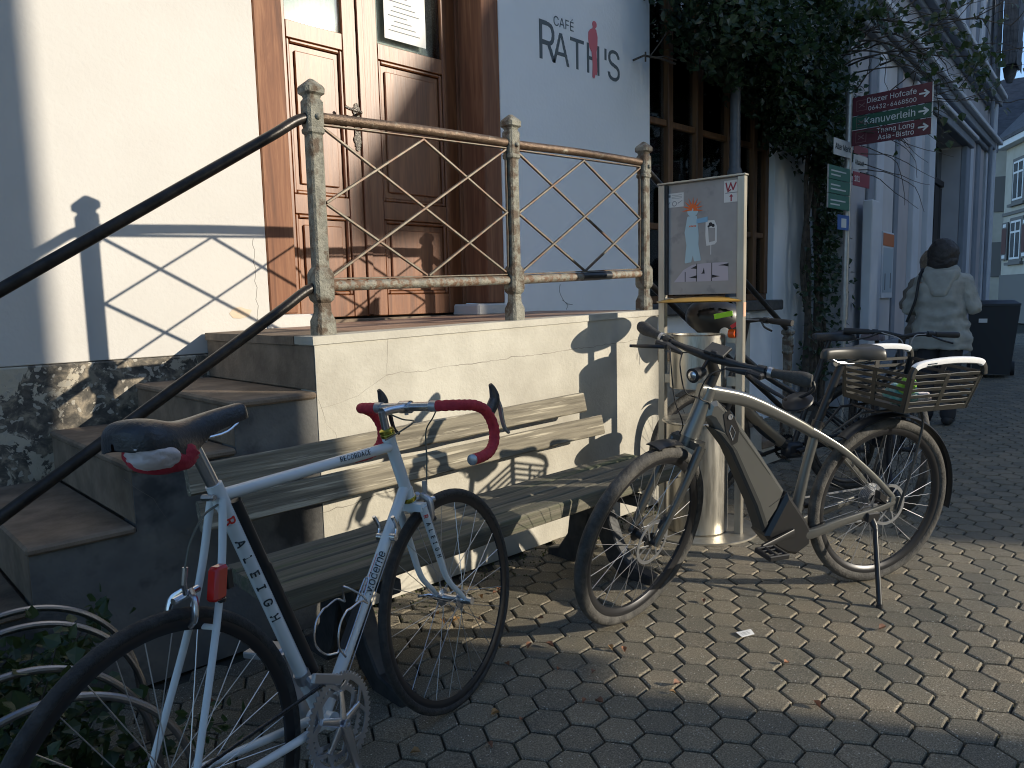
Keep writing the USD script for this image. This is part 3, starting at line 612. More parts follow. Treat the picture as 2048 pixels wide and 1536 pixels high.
onpanel('sticker_print', unary_union([sbox(.012, .507, .026, .519)] + [sbox(.032, .515 - .008 * k, .090, .5165 - .008 * k) for k in range(3)] + [Point(.048, .473).buffer(.013).difference(Point(.048, .473).buffer(.010)), Polygon([(.008, .467), (.022, .485), (.024, .483), (.012, .465)]), Polygon([(.066, .475), (.092, .488), (.092, .486), (.068, .472)])]), INK, 1, None, s1)
s2 = onpanel('sticker', sbox(.318, .452, .394, .558), STK, 0, 'white sticker with winged mark and red arrow, top right')
wm = unary_union([affinity.rotate(sbox(a - .0035, .508, a + .0035, .549), r_, origin=(a, .53)) for a, r_ in ((.332, 12), (.347, -22), (.358, 22), (.373, -24))] + [affinity.rotate(sbox(.334, .505, .356, .511), 30, origin=(.345, .508))])
onpanel('sticker_mark', wm, REDP, 1, None, s2)
onpanel('sticker_print', sbox(.325, .496, .387, .499), INK, 1, None, s2)
onpanel('sticker_arrow', unary_union([sbox(.352, .456, .359, .480), Polygon([(.345, .478), (.366, .478), (.3555, .492)])]), REDP, 1, None, s2)
# plain pictogram: someone dropping litter into a bin
body_ = unary_union([Point(.150, .428).buffer(.030, 12), Polygon([(.126, .395), (.168, .395), (.178, .30), (.176, .255), (.190, .178), (.164, .176), (.152, .225), (.138, .172), (.113, .168), (.122, .255), (.112, .32)]).buffer(.006)])
onpanel('pictogram', body_, BLUEP, 0, 'pale blue pictogram of a person at a bin')
onpanel('pictogram_arm', Polygon([(.172, .362), (.172, .384), (.232, .392), (.233, .366)]), BLUE2, 1)
onpanel('pictogram_hair', unary_union([affinity.rotate(Polygon([(.144, .440), (.158, .440), (.153, .498)]), a, origin=(.150, .436)) for a in range(-100, 101, 25)]), ORNG, 1)
onpanel('pictogram_bin', unary_union([Polygon([(.222, .372), (.268, .372), (.282, .34), (.282, .262), (.270, .250), (.226, .245), (.220, .30)]), sbox(.248, .200, .252, .25)]).difference(Polygon([(.234, .335), (.272, .332), (.272, .268), (.240, .262)])), STK, 0)
onpanel('pictogram_litter', unary_union([Point(.248, .352).buffer(.010), Point(.262, .345).buffer(.008), Point(.238, .342).buffer(.006)]), BLK, 1)
onpanel('pictogram_word', affinity.translate(unary_union([sbox(k * .008, 0, k * .008 + .005, .009 if k % 2 else .007) for k in range(5)]), .132, .346), ORNG, 1)
s3 = onpanel('torn_sticker', Polygon([(.045, .066), (.10, .128), (.15, .152), (.22, .158), (.34, .158), (.345, .066)]), LIL, 0, 'torn lilac sticker with black graffiti letters')
onpanel('graffiti', unary_union([sbox(.108, .066, .1115, .118), sbox(.172, .066, .176, .158), sbox(.254, .066, .258, .158), Polygon([(.130, .087), (.172, .098), (.172, .083)]), Polygon([(.140, .134), (.172, .148), (.172, .131)]), Polygon([(.198, .105), (.218, .105), (.2135, .136), (.206, .112)]), Polygon([(.258, .098), (.300, .089), (.258, .082)]), Polygon([(.290, .144), (.345, .152), (.345, .136), (.32, .141)])]), BLK, 1, None, s3)
dome_p = [(.222, 0), (.226, .003), (.20, .010), (.15, .018), (.08, .023), (.0, .025)]
obj('rain_lid', lathe(BM + EZ * 1.208, EZ, dome_p + [(.08, .017), (.15, .011), (.20, .003), (.22, -.003)], 40), YEL, bs, label='shallow metal rain lid over the bin, its sun reflection painted ochre')
for P_ in (BL, BR): obj('lid_bracket', obox(P_ + EZ * 1.222 + (BM - P_) * .12, be, bnn, EZ, .03, .012, .006, .001), STEELM, bs)
UC = BM + bnn * .035
obj('upper_bin', lathe(UC + EZ * .765, EZ, [(.136, 0), (.140, .004), (.140, .272), (.134, .276), (.125, .276), (.122, .20)], 44), STEEL, bs, label='upper steel cylinder')
obj('band', ring(UC + EZ * .955, EZ, .140, [(0, -.003), (.0015, -.002), (.0015, .002), (0, .003)], 40), CAST, bs)
for z in (.80, 1.02):
    for P_, s in ((BL, 1), (BR, -1)): obj('bracket', obox(P_ + be * s * .042 + EZ * z, be, bnn, EZ, .026, .014, .024, .002), STEELM, bs)
mk = obj('square_mark', obox(UC + EZ * .995 + (bnn * .9 - be * .44) * .1405, nrm(np.cross(EZ, bnn * .9 - be * .44)), nrm(bnn * .9 - be * .44), EZ, .016, .001, .016, .0005), plain('brown_mark', (.10, .06, .03), .5), bs)
obj('lower_bin', lathe(UC + EZ * .012, EZ, [(.150, 0), (.158, .006), (.158, .565), (.154, .572), (.178, .574), (.181, .580), (.178, .586), (.11, .590)], 48), STEEL, bs, label='lower steel cylinder with flat rim')
obj('base_plate', lathe(BM, EZ, [(.30, .0), (.30, .010), (.296, .012)], 40), STEELM, bs)
obj('orange_clip', ring(BR + bnn * .02 + be * -.035 + EZ * 1.045, be, .018, [(-.008, -.016), (.004, -.016), (.004, .016), (-.008, .016)], 20), plain('orange_plastic', (.75, .10, .01), .4), bs)
obj('peeled_sticker', obox(BR + EZ * 1.165 + be * .0187, bnn, be, EZ, .0165, .0007, .035, .0003), plain('peach_sticker', (.62, .36, .24), .6), bs)

# ------------------------------------------------------------------ bicycles
RUB = noisy('tyre_rubber', (.018, .018, .018), (.040, .039, .037), 40, .75, bump=.5, bscale=110, detail=4)
RUBG = noisy('dusty_tyre', (.034, .032, .029), (.082, .077, .069), 22, .8, bump=.55, bscale=95, detail=4)
RIMB = plain('dark_rim', (.035, .035, .038), .35, .6); ALU = plain('polished_alloy', (.62, .63, .66), .22, 1.0); ALUD = plain('dull_alloy', (.42, .43, .45), .38, .9)
SPK = plain('spoke_steel', (.55, .55, .56), .3, .9); SPKB = plain('black_spoke', (.03, .03, .032), .35, .6)
WHT = noisy('white_frame_paint', (.55, .60, .62), (.60, .65, .67), 6, .28, coat_weight=.3)
BLKM = plain('satin_black', (.014, .014, .015), .38); BLKS = plain('matt_black', (.017, .017, .018), .6)
TAPE = noisy('red_cork_tape', (.36, .018, .032), (.47, .03, .045), 50, .75, bump=.35, bscale=120)
GOLD = plain('gold_ring', (.42, .36, .06), .25, 1.0); REDL = plain('red_lens', (.42, .012, .008), .15, coat_weight=.5); REDT = plain('red_lettering', (.55, .03, .02), .4); BLKT = plain('black_lettering', (.02, .03, .035), .4)
LEATH = noisy('black_saddle_leather', (.016, .017, .020), (.032, .033, .037), 30, .28, bump=.25, bscale=140)
def plane(x0, y0, th, lean, z0=0.0):
    h = np.array([math.cos(th), math.sin(th), 0]); n = np.array([-math.sin(th), math.cos(th), 0]); u0 = np.cross(h, n)
    upv = u0 * math.cos(lean) + n * math.sin(lean); lat = n * math.cos(lean) - u0 * math.sin(lean); o = np.array([x0, y0, z0])
    f = lambda u, v, w=0.0: o + h * u + upv * v + lat * w
    f.h, f.u, f.l = h, upv, lat
    return f
def steer(B, base, a2, de):
    o = B(*base); a = nrm(B(base[0] + a2[0], base[1] + a2[1]) - o)
    def r(v): return v * math.cos(de) + np.cross(a, v) * math.sin(de) + a * np.dot(a, v) * (1 - math.cos(de))
    f = lambda u, v, w=0.0: o + r(B(u, v, w) - o)
    f.h, f.u, f.l, f.a = r(B.h), r(B.u), r(B.l), a
    return f
def wheel(par, nm, B, hub, R, tr, rd, tmat, rmat, smat, nsp=28, fl=.030, hr=.018, hmat=None, disc=0.0, lab=None, rear=False):
    c, ax, e = B(hub[0], hub[1]), B.l, B.h
    g = np.cross(ax, e); rr = R - 2 * tr
    w = obj(nm, ring(c, ax, rr, [(.006, -tr * .62), (.006, tr * .62), (-.002, tr * .66), (-rd * .55, tr * .55), (-rd, tr * .22), (-rd, -tr * .22), (-rd * .55, -tr * .55), (-.002, -tr * .66)], 72, ref=e), rmat, par, smooth=30, label=lab)
    a = np.arange(12) * 2 * np.pi / 12
    obj('tyre', ring(c, ax, R - tr, [(tr * math.cos(t), tr * math.sin(t)) for t in a], 84, ref=e), tmat, w, smooth=True)
    sp = []
    for k in range(nsp):
        t = 2 * np.pi * k / nsp; s = 1 if k % 2 else -1; off = .52 * (1 if (k // 2) % 2 else -1)
        p = c + (e * math.cos(t + off) + g * math.sin(t + off)) * hr * 1.25 + ax * s * fl
        q = c + (e * math.cos(t) + g * math.sin(t)) * (rr - rd * .9)
        sp.append(tube([p, q], .00115 if smat is SPK else .0014, 5, False))
    obj('spokes', sp, smat, w, smooth=False)
    hm = hmat or ALU
    obj('hub', lathe(c, ax, [(.005, -fl - .032), (.011, -fl - .03), (.011, -fl - .012), (hr * .7, -fl - .006), (hr * 1.45, -fl - .002), (hr * 1.45, -fl + .002), (hr * .75, -fl + .008), (hr * .62, 0), (hr * .75, fl - .008), (hr * 1.45, fl - .002), (hr * 1.45, fl + .002), (hr * .7, fl + .006), (.011, fl + .012), (.011, fl + .03), (.005, fl + .032)], 20), hm, w)
    if disc:
        s = fl + .012
        d = [ring(c + ax * s, ax, disc, [(-.013, -.001), (.0, -.001), (.0, .001), (-.013, .001)], 40)]
        for k in range(6):
            t = 2 * np.pi * k / 6; d.append(bar(c + ax * s + (e * math.cos(t + .5) + g * math.sin(t + .5)) * hr, c + ax * s + (e * math.cos(t) + g * math.sin(t)) * (disc - .008), .007, .0018, upv=ax, b=.0005))
        obj('brake_disc', d, ALUD, w, smooth=False)
    return w
def saddle(par, B, u0, u1, vf, wf, dep, mat, n=40, nm='saddle', lab=None):
    """u0 tail, u1 nose"""
    V, F = [], []; m = 15
    for i in range(n + 1):
        t = .5 - .5 * math.cos(math.pi * i / n); u = u0 + (u1 - u0) * t; e_ = math.sqrt(max(.02, 1 - max(0, 1 - t / .16) ** 2.4)) * math.sqrt(max(.02, 1 - max(0, 1 - (1 - t) / .07) ** 2.2)); hw = wf(t) * e_; v = vf(t) - .020 * (1 - e_); d = dep(t) * (.30 + .70 * e_)
        for j in range(m):
            a = -1 + 2 * j / (m - 1); s = abs(a)
            V.append(B(u, v - d * (s ** 3.2) - .004 * s * s, hw * math.sin(a * np.pi / 2 * .98)))
        for j in range(m):
            a = 1 - 2 * j / (m - 1); s = abs(a)
            V.append(B(u, v - .016 - (d - .010) * (s ** 3.2), (hw - .006) * math.sin(a * np.pi / 2 * .98)))
    k = 2 * m
    for i in range(n):
        for j in range(k):
            j2 = (j + 1) % k; F += [(i * k + j, i * k + j2, (i + 1) * k + j2), (i * k + j, (i + 1) * k + j2, (i + 1) * k + j)]
    for o in (0, n * k):
        for j in range(m - 1):
            a, b, c, d_ = o + j, o + j + 1, o + k - 2 - j, o + k - 1 - j
            F += [(a, b, c), (a, c, d_)] if o else [(a, c, b), (a, d_, c)]
    me = trimesh.Trimesh(np.array(V), np.array(F), process=False)
    if me.volume < 0: me.invert()
    return obj(nm, me, mat, par, smooth=50, label=lab)
def chain_run(p, q, w=.006, h=.008):
    p, q = np.asarray(p), np.asarray(q); n = int(np.linalg.norm(q - p) / .0127); out = []
    for i in range(n):
        a, b = p + (q - p) * (i + .12) / n, p + (q - p) * (i + .88) / n; out.append(bar(a, b, w if i % 2 else w * .7, h, b=.0012, ext=.002))
    return out
def chainring(c, ax, e, R, nt, arms=5, th=.003, inner=.80):
    g = np.cross(ax, e); P = []
    for k in range(nt):
        for f, r in ((0, R - .004), (.3, R + .003), (.55, R + .003), (.85, R - .004)):
            t = 2 * np.pi * (k + f) / nt; P.append((r * math.cos(t), r * math.sin(t)))
    pol = Polygon(P).difference(Point(0, 0).buffer(R * inner, 24))
    sp = []
    for k in range(arms):
        t = 2 * np.pi * k / arms + .3
        for dl in (-.36, .36):
            tip = (R * (inner + .03) * math.cos(t + dl), R * (inner + .03) * math.sin(t + dl)); base = (R * .62 * math.cos(t), R * .62 * math.sin(t))
            from shapely.geometry import LineString
            sp.append(LineString([base, (R * .70 * math.cos(t + dl * .35), R * .70 * math.sin(t + dl * .35)), tip]).buffer(.0042, 4))
    pol = unary_union([pol] + sp).buffer(0)
    return extr(pol, c, e, g, ax, -th / 2, th / 2)

# --- the white racing bicycle in the foreground (its right side faces the camera)
B = plane(.459, 1.340, .352, .102)
base, a2, f2 = np.array([.942, .322]), np.array([-.278, .960]), np.array([.960, .278])
Sx = steer(B, base, a2, -.082)
rb = thing('racing_bicycle', 'white steel racing bicycle with red bar tape leaning in front of the bench', 'bicycle', B(.48, 0))
BB, LUG, HT1, HT0 = (.385, .272), (.178, .868), (.783, .876), (.842, .690)
RH = (-.03, .342)
def L2(a, b, t): return (a[0] + (b[0] - a[0]) * t, a[1] + (b[1] - a[1]) * t)
fr = [rod(B(*BB), B(*LUG), .0152), rod(B(*L2(LUG, BB, .015)), B(*L2(HT1, HT0, .16)), .0138), rod(B(*L2(HT1, HT0, .82)), B(*BB), .0155), rod(B(*HT1), B(*HT0), .0178),
      tube([B(*BB, -.034), B(*BB, .034)], .0205, 16)]
for s in (-1, 1):
    fr.append(tube(spline([B(BB[0] - .01, BB[1] + .002, s * .022), B(BB[0] - .15, BB[1] + .025, s * .040), B(RH[0] + .02, RH[1], s * .062)], 12), np.linspace(.0115, .0075, 13), 10))
    fr.append(tube(spline([B(LUG[0] - .002, LUG[1] - .012, s * .017), B(.115, .66, s * .033), B(RH[0] + .006, RH[1] + .02, s * .062)], 12), np.linspace(.0085, .0070, 13), 10))
    fr.append(obox(B(RH[0] + .004, RH[1] + .006, s * .063), B.h, B.u, B.l, .022, .016, .0028, .001))
fr.append(tube([B(.095, .62, -.034), B(.095, .62, .034)], .006, 8))
for a, b, r in ((LUG, BB, .0172), (HT1, HT0, .0195)):      # lug rings
    fr.append(tube([B(*L2(a, b, -.03)), B(*L2(a, b, .05))], r, 14))
fr.append(tube([B(*L2(HT1, HT0, .86)), B(*L2(HT1, HT0, 1.0))], .0195, 14))
FRM = obj('frame', fr, WHT, rb, smooth=40)
fc = -B.l
def tb(nm, s, h, a, b, r, face, st, **kw):
    mt = kw.pop('mt'); lab = kw.pop('lab', None); obj(nm, text_on_tube(s, h, a, b, r, face, st, **kw), mt, FRM, smooth=False, label=lab)
sa, sb_ = B(*LUG), B(*BB); cv = EYE - B(.3, .6)
tb('lettering', 'R', .020, sa, sb_, .0154, cv, .055, mt=REDT, bold=True)
tb('lettering', 'A L E I G H', .018, sa, sb_, .0154, cv, .112, space=4.2, mt=BLKT, bold=True)
ta, tb_ = B(*LUG), B(*L2(HT1, HT0, .16))
tb('lettering', 'RECORDACE', .0125, ta, tb_, .0139, EYE - B(.5, .86), .375, space=1.5, mt=BLKT)
da, db = B(*BB), B(*L2(HT1, HT0, .82))
tb('lettering', 'Moderne', .022, da, db, .0157, EYE - B(.6, .5), .305, space=.2, mt=BLKT)
obj('underline', tube([da + nrm(db - da) * t + nrm(np.cross(nrm(db - da), nrm(cv))) * -.011 + nrm(cv) * .0118 for t in (.31, .42)], .0008, 4), REDT, FRM)
obj('headset_cup', lathe(B(*HT1), Sx.a, [(.018, -.002), (.0205, .002), (.0205, .008), (.019, .010), (.0215, .014), (.0205, .020), (.014, .024)], 20), GOLD, rb)
obj('headset_cup', [lathe(B(*HT0), -Sx.a, [(.018, -.002), (.0215, .002), (.022, .010), (.018, .014)], 20)], GOLD, rb)
obj('clamp_bolt', [tube([B(LUG[0] - .024, LUG[1] - .006, -.014), B(LUG[0] - .024, LUG[1] - .006, .014)], .007, 10), tube([B(LUG[0] - .024, LUG[1] - .006, -.019), B(LUG[0] - .024, LUG[1] - .006, -.0135)], .0055, 10)], ALU, rb)
# fork
FH = (.995, .332)
crown = base + .352 * a2
fk = [lathe(B(*HT0) - Sx.a * .014, -Sx.a, [(.017, 0), (.0175, .01), (.016, .03)], 14), hull([Sx(crown[0] + a, crown[1] + b, w) for a in (-.014, .014) for b in (-.010, .012) for w in (-.05, .05)])]
for s in (-1, 1):
    fk.append(tube(spline([Sx(crown[0], crown[1] + .004, s * .045), Sx(crown[0] + .042, crown[1] - .135, s * .047), Sx(crown[0] + .075, crown[1] - .235, s * .049), Sx(FH[0] - .022, FH[1] + .030, s * .051), Sx(FH[0], FH[1], s * .0515)], 28), np.r_[np.linspace(.0125, .0075, 20), np.linspace(.0073, .006, 9)], 12))
FK = obj('fork', fk, WHT, rb, smooth=40)
ka, kb = Sx(crown[0], crown[1], -.046), Sx(crown[0] + .075, crown[1] - .235, -.049)
obj('lettering', text_on_tube('R', .012, ka, kb, .0122, EYE - ka, .018, bold=True), REDT, FK, smooth=False)
obj('lettering', text_on_tube('A L E I G H', .011, ka, kb, .0118, EYE - ka, .044, space=3.0, bold=True), BLKT, FK, smooth=False)
wheel(rb, 'front_wheel', Sx, FH, .336, .0125, .018, RUB, RIMB, SPK, 28, .034, .0185, lab='front wheel turned slightly towards the camera')
wheel(rb, 'rear_wheel', B, RH, .342, .0125, .018, RUB, RIMB, SPK, 32, .034, .017)
obj('axle_nut', tube([Sx(FH[0], FH[1], -.076), Sx(FH[0], FH[1], -.056)], .0115, 12), ALU, rb)
obj('quick_release_lever', [tube([Sx(FH[0], FH[1], .058), Sx(FH[0], FH[1], .07), Sx(FH[0] - .02, FH[1] + .01, .078), Sx(FH[0] - .06, FH[1] + .02, .08)], [.008, .008, .005, .004], 8)], ALU, rb)
# stem and drop bar
sm = obj('stem', [tube([B(*HT1) + Sx.a * .02, Sx(.768, .948, 0)], .0112, 16), tube([Sx(.766, .944, 0), Sx(.80, .947, 0), Sx(.862, .946, 0)], [.0135, .0125, .0135], 16), tube([Sx(.873, .945, -.018), Sx(.873, .945, .018)], .0185, 18), rod(Sx(.873, .922, 0), Sx(.873, .93, 0), .006)], ALU, rb)
def barpts(s): return [(.873, .945, 0), (.874, .945, s * .07), (.878, .945, s * .14), (.893, .943, s * .186), (.93, .935, s * .203), (.972, .912, s * .208), (1.0, .868, s * .209), (.996, .826, s * .21), (.965, .800, s * .212), (.92, .793, s * .214), (.866, .795, s * .217)]
obj('bar_sleeve', [tube([Sx(.873, .945, -.115), Sx(.873, .945, .115)], .0130, 16)], ALU, sm)
for s in (-1, 1):
    P = spline([Sx(*p) for p in barpts(s)], 80); d = np.linalg.norm(P - P[0], axis=1); cut = np.argmax(d > .105); P = P[cut:]
    rr_ = .0155 + .0009 * np.sin(np.arange(len(P)) * 2.1)
    tp = obj('bar_tape', tube(P, rr_, 14), TAPE, sm, smooth=60, label='red cork tape on the right drop' if s < 0 else 'red cork tape on the left drop')
    obj('end_plug', lathe(P[-1], nrm(P[-1] - P[-2]), [(.0155, 0), (.0155, .004), (.010, .007)], 16), ALUD, tp)
    obj('tape_end', tube([P[0] - nrm(P[1] - P[0]) * .018, P[0] + nrm(P[1] - P[0]) * .004], .0165, 14), ALUD, tp)
    w = s * .209
    hd = obj('brake_hood', ellsweep(spline([Sx(.978, .905, w), Sx(1.003, .922, w), Sx(1.022, .942, w), Sx(1.016, .968, w), Sx(1.006, .986, w)], 16), Sx.l, np.r_[np.linspace(.019, .021, 9), np.linspace(.020, .006, 8)], np.r_[np.linspace(.0135, .0125, 9), np.linspace(.012, .005, 8)], 12, 2.2), LEATH, sm)
    obj('brake_lever', ellsweep(spline([Sx(1.028, .945, w), Sx(1.046, .915, w), Sx(1.052, .88, w), Sx(1.062, .85, w), Sx(1.082, .832, w)], 20), Sx.l, np.linspace(.008, .0045, 21), np.linspace(.008, .0055, 21), 10, 2.2), ALUD if s < 0 else BLKM, hd)
CABLE = plain('grey_green_cable', (.10, .10, .075), .45)
obj('brake_cable', tube(spline([Sx(.885, .935, -.10), Sx(.93, .905, -.05), Sx(.955, .86, .0), Sx(.945, .78, .0), Sx(.925, .705, -.004)], 28), .0024, 6), CABLE, rb)
obj('brake_cable', tube(spline([Sx(.885, .935, .10), Sx(.91, .905, .05), Sx(.89, .90, -.01), B(.80, .885, -.03), B(.74, .872, -.02)], 24), .0024, 6), CABLE, rb)
# front brake
bc = crown + np.array([.048, .012])
obj('front_brake', [ellsweep(spline([Sx(bc[0], bc[1] + .012, s * .006), Sx(bc[0] + .004, bc[1] - .006, s * .030), Sx(bc[0] + .004, bc[1] - .045, s * .033), Sx(bc[0] + .004, bc[1] - .066, s * .024)], 14), Sx.h, .009, .010, 8) for s in (-1, 1)] + [tube([Sx(bc[0] - .06, bc[1], 0), Sx(bc[0] + .02, bc[1] + .004, 0)], .008, 12), tube([Sx(bc[0] + .012, bc[1] + .01, -.012), Sx(bc[0] + .015, bc[1] + .050, -.012)], .008, 8)], ALUD, rb)
obj('brake_pad', [tube([Sx(bc[0] - .018, bc[1] - .062, s * .0235), Sx(bc[0] + .030, bc[1] - .066, s * .0235)], .0075, 8) for s in (-1, 1)], BLKM, rb)
obj('brake_bolt', [tube([Sx(bc[0] + .010, bc[1] - .006, s * .030), Sx(bc[0] + .024, bc[1] - .006, s * .030)], .0095, 10) for s in (-1, 1)], ALU, rb)
obj('rear_brake', [ellsweep(spline([B(.075, .700, s * .008), B(.062, .685, s * .032), B(.052, .655, s * .036), B(.052, .640, s * .022)], 14), B.h, .007, .006, 8) for s in (-1, 1)] + [tube([B(.06, .70, -.012), B(.045, .725, -.03), B(.05, .755, -.034)], .0055, 8), tube([B(.10, .695, 0), B(.04, .690, 0)], .007, 10)], ALU, rb)
obj('rear_cable', tube(spline([B(.05, .755, -.034), B(.075, .80, -.03), B(.12, .835, -.02), B(.165, .845, -.012)], 16), .0024, 6), CABLE, rb)
# seat post, saddle
obj('seat_post', [rod(B(*LUG), B(.131, .985), .0132, 16), tube([B(.105, .988, 0), B(.165, .984, 0)], [.013, .012], 12)], ALU, rb)
sd_u0, sd_u1 = -.034, .282
saddle(rb, B, sd_u0, sd_u1, lambda t: 1.030 + .016 * math.exp(-((t - .12) / .18) ** 2) - .006 * math.exp(-((t - .45) / .2) ** 2) + .012 * t ** 2 - .012 * max(0, t - .92) * 12 * max(0, t - .92), lambda t: .019 + .052 * (1 - 1 / (1 + math.exp(-(t - .42) / .085))), lambda t: .056 - .026 * t + .018 * math.exp(-((t - .40) / .16) ** 2), LEATH)
obj('saddle_rails', [tube(spline([B(.02, 1.002, s * .03), B(.08, .988, s * .022), B(.19, .985, s * .02), B(.245, 1.0, s * .012)], 14), .0035, 8) for s in (-1, 1)], ALU, rb)
# crankset
bb_r = B(*BB, -.052)
cx = nrm(B.h * .14 - B.u * .99); cy = np.cross(B.l, cx)
CR = obj('chainring', chainring(bb_r, -B.l, cx, .110, 53, 5, .003, .85), ALUD, rb, smooth=False)
obj('inner_ring', chainring(B(*BB, -.044), -B.l, cx, .084, 42, 5, .003, .84), ALUD, CR, smooth=False)
arm = [ellsweep(np.array([bb_r - B.l * .012, bb_r - B.l * .018 + cx * .09, bb_r - B.l * .022 + cx * .170]), -B.l, [.015, .011, .012], [.0095, .007, .0075], 12, 3)]
for k in range(5):
    t = 2 * np.pi * k / 5 + .3; d = cx * math.cos(t) + np.cross(-B.l, cx) * math.sin(t); arm.append(ellsweep(np.array([bb_r - B.l * .009, bb_r - B.l * .006 + d * .04, bb_r - B.l * .003 + d * .070]), -B.l, [.012, .0095, .0075], [.006, .005, .004], 10, 3))
obj('crank_arm', arm, ALU, rb, smooth=40)
obj('crank_bolt', lathe(bb_r - B.l * .020, -B.l, [(.010, 0), (.010, .004), (.006, .004), (.005, .001)], 14), ALUD, rb)
obj('left_crank', [ellsweep(np.array([B(*BB, .052), B(*BB, .062) - cx * .09, B(*BB, .066) - cx * .17]), B.l, [.015, .011, .012], [.0095, .007, .0075], 12, 3)], ALUD, rb)
obj('pedal', [obox(bb_r - B.l * .075 + cx * .170, B.h, B.l, B.u, .036, .045, .008, .003)], ALUD, rb)
obj('pedal', [obox(B(*BB, .118) - cx * .170, B.h, B.l, B.u, .036, .045, .008, .003)], ALUD, rb)
obj('chain_run', chain_run(B(BB[0], BB[1] + .108, -.052), B(RH[0], RH[1] + .042, -.045)), BLKM, rb, smooth=False)
obj('chain_run', chain_run(B(BB[0] - .01, BB[1] - .108, -.052), B(RH[0] + .02, RH[1] - .11, -.045)), BLKM, rb, smooth=False)
obj('sprockets', [ring(B(*RH, -.045 + .005 * k), B.l, .045 - .004 * abs(k), [(-.012, -.001), (0, -.001), (0, .001), (-.012, .001)], 32) for k in range(-2, 3)], ALUD, rb, smooth=False)
fdp = L2(BB, LUG, .20)
obj('front_derailleur', [tube([B(fdp[0], fdp[1], -.017), B(fdp[0] - .01, fdp[1] - .01, -.04)], .012, 10), obox(B(fdp[0] + .02, fdp[1] - .005, -.050), nrm(B.h * .9 - B.u * .45), B.l, nrm(B.u * .9 + B.h * .45), .05, .006, .012, .003), tube([B(*L2(BB, LUG, .19)), B(*L2(BB, LUG, .23))], .0185, 14)], ALUD, rb)
# pump, bottle cage, shifters, rear lamp
pd = nrm(np.array(BB) - np.array(LUG)); pn_ = np.array([-pd[1], pd[0]])
P0 = (LUG[0] + pd[0] * .03 + .034, LUG[1] + pd[1] * .03); P1 = (LUG[0] + pd[0] * .50 + .034, LUG[1] + pd[1] * .50)
pp = obj('frame_pump', tube([B(*P0), B(*L2(P0, P1, .35)), B(*L2(P0, P1, .36)), B(*P1)], [.0115, .0115, .014, .014], 14), BLKM, rb, label='black frame pump along the seat tube')
dn = nrm(np.array(L2(HT1, HT0, .82)) - np.array(BB)); dq = np.array([-dn[1], dn[0]])
def DT(t, o): return (BB[0] + dn[0] * t + dq[0] * o, BB[1] + dn[1] * t + dq[1] * o)
CG = []
for s in (-1, 1):
    CG.append(tube(spline([B(*DT(.15, .018), s * .010), B(*DT(.138, .035), s * .030), B(*DT(.148, .080), s * .036), B(*DT(.19, .102), s * .037), B(*DT(.225, .096), s * .036), B(*DT(.238, .085), s * .037), B(*DT(.268, .060), s * .038), B(*DT(.275, .030), s * .036)], 40), .0026, 8))
CG.append(tube(spline([B(*DT(.275, .030), -.036), B(*DT(.285, .052), -.030), B(*DT(.288, .095), 0), B(*DT(.285, .052), .030), B(*DT(.275, .030), .036)], 30), .0026, 8))
CG.append(tube(spline([B(*DT(.15, .018), -.010), B(*DT(.22, .018), -.010), B(*DT(.33, .020), -.008), B(*DT(.345, .024), 0), B(*DT(.33, .020), .008), B(*DT(.22, .018), .010), B(*DT(.15, .018), .010)], 36), .0026, 8))
obj('bottle_cage', CG, ALU, rb); obj('cage_base', obox(B(*DT(.22, .0205)), B.h * dn[0] + B.u * dn[1], B.h * dq[0] + B.u * dq[1], B.l, .06, .004, .009, .001), BLKM, rb)
for s in (-1, 1):
    q = DT(.475, 0)
    obj('shift_lever', [tube([B(*q, s * .012), B(*q, s * .030)], .0105, 14), ellsweep(spline([B(*q, s * .027), B(*DT(.50, .012), s * .029), B(*DT(.512, .045), s * .031)], 10), B.l, np.linspace(.006, .0045, 11), np.linspace(.004, .0055, 11), 8)], ALU, rb)
obj('gear_cable', tube([B(*DT(.47, -.016), -.012), B(*DT(.03, -.020), -.012)], .0011, 5), SPK, rb)
lp = B(.108, .705, -.045)
rl_ = obj('rear_lamp', obox(lp, nrm(B.h), B.l, nrm(B.u + B.h * .25), .016, .015, .033, .006), REDL, rb, label='red rear lamp strapped to the seat stay')
obj('lamp_mount', [obox(lp + B.h * .024, B.h, B.l, B.u, .008, .010, .020, .002), ring(B(.120, .665, -.034), nrm(B.u), .009, [(-.001, -.003), (.0015, -.003), (.0015, .003), (-.001, .003)], 14), ring(B(.125, .70, -.034), nrm(B.u), .009, [(-.001, -.003), (.0015, -.003), (.0015, .003), (-.001, .003)], 14)], BLKM, rl_)
# cloth pouch hanging under the saddle
CLR = noisy('red_cloth', (.30, .012, .03), (.42, .03, .05), 14, .75, bump=.4, bscale=40); CLW = noisy('pale_pink_cloth', (.42, .38, .38), (.55, .50, .50), 12, .75, bump=.4, bscale=40)
def blobm(c, ax, ay, az, r, seed, amp=.25, sub=3):
    s = trimesh.creation.icosphere(subdivisions=sub); v = np.asarray(s.vertices); k = 1 + amp * (meshkit.fbm(v * 1.7 + seed * 3.1, 3, seed) - .5) * 2
    v = v * k[:, None]; return trimesh.Trimesh(np.asarray(c) + v[:, :1] * r[0] * ax + v[:, 1:2] * r[1] * ay + v[:, 2:3] * r[2] * az, s.faces, process=False)
pch = thing('cloth_pouch', 'crumpled red and pale cloth rain cover tucked under the white bicycle saddle', 'saddle cover', B(.05, .97))
obj('cover', blobm(B(.058, .966, -.006), nrm(B.h - B.u * .15), nrm(B.u + B.h * .15), B.l, (.074, .032, .052), 3, .3), CLR, pch, smooth=60)
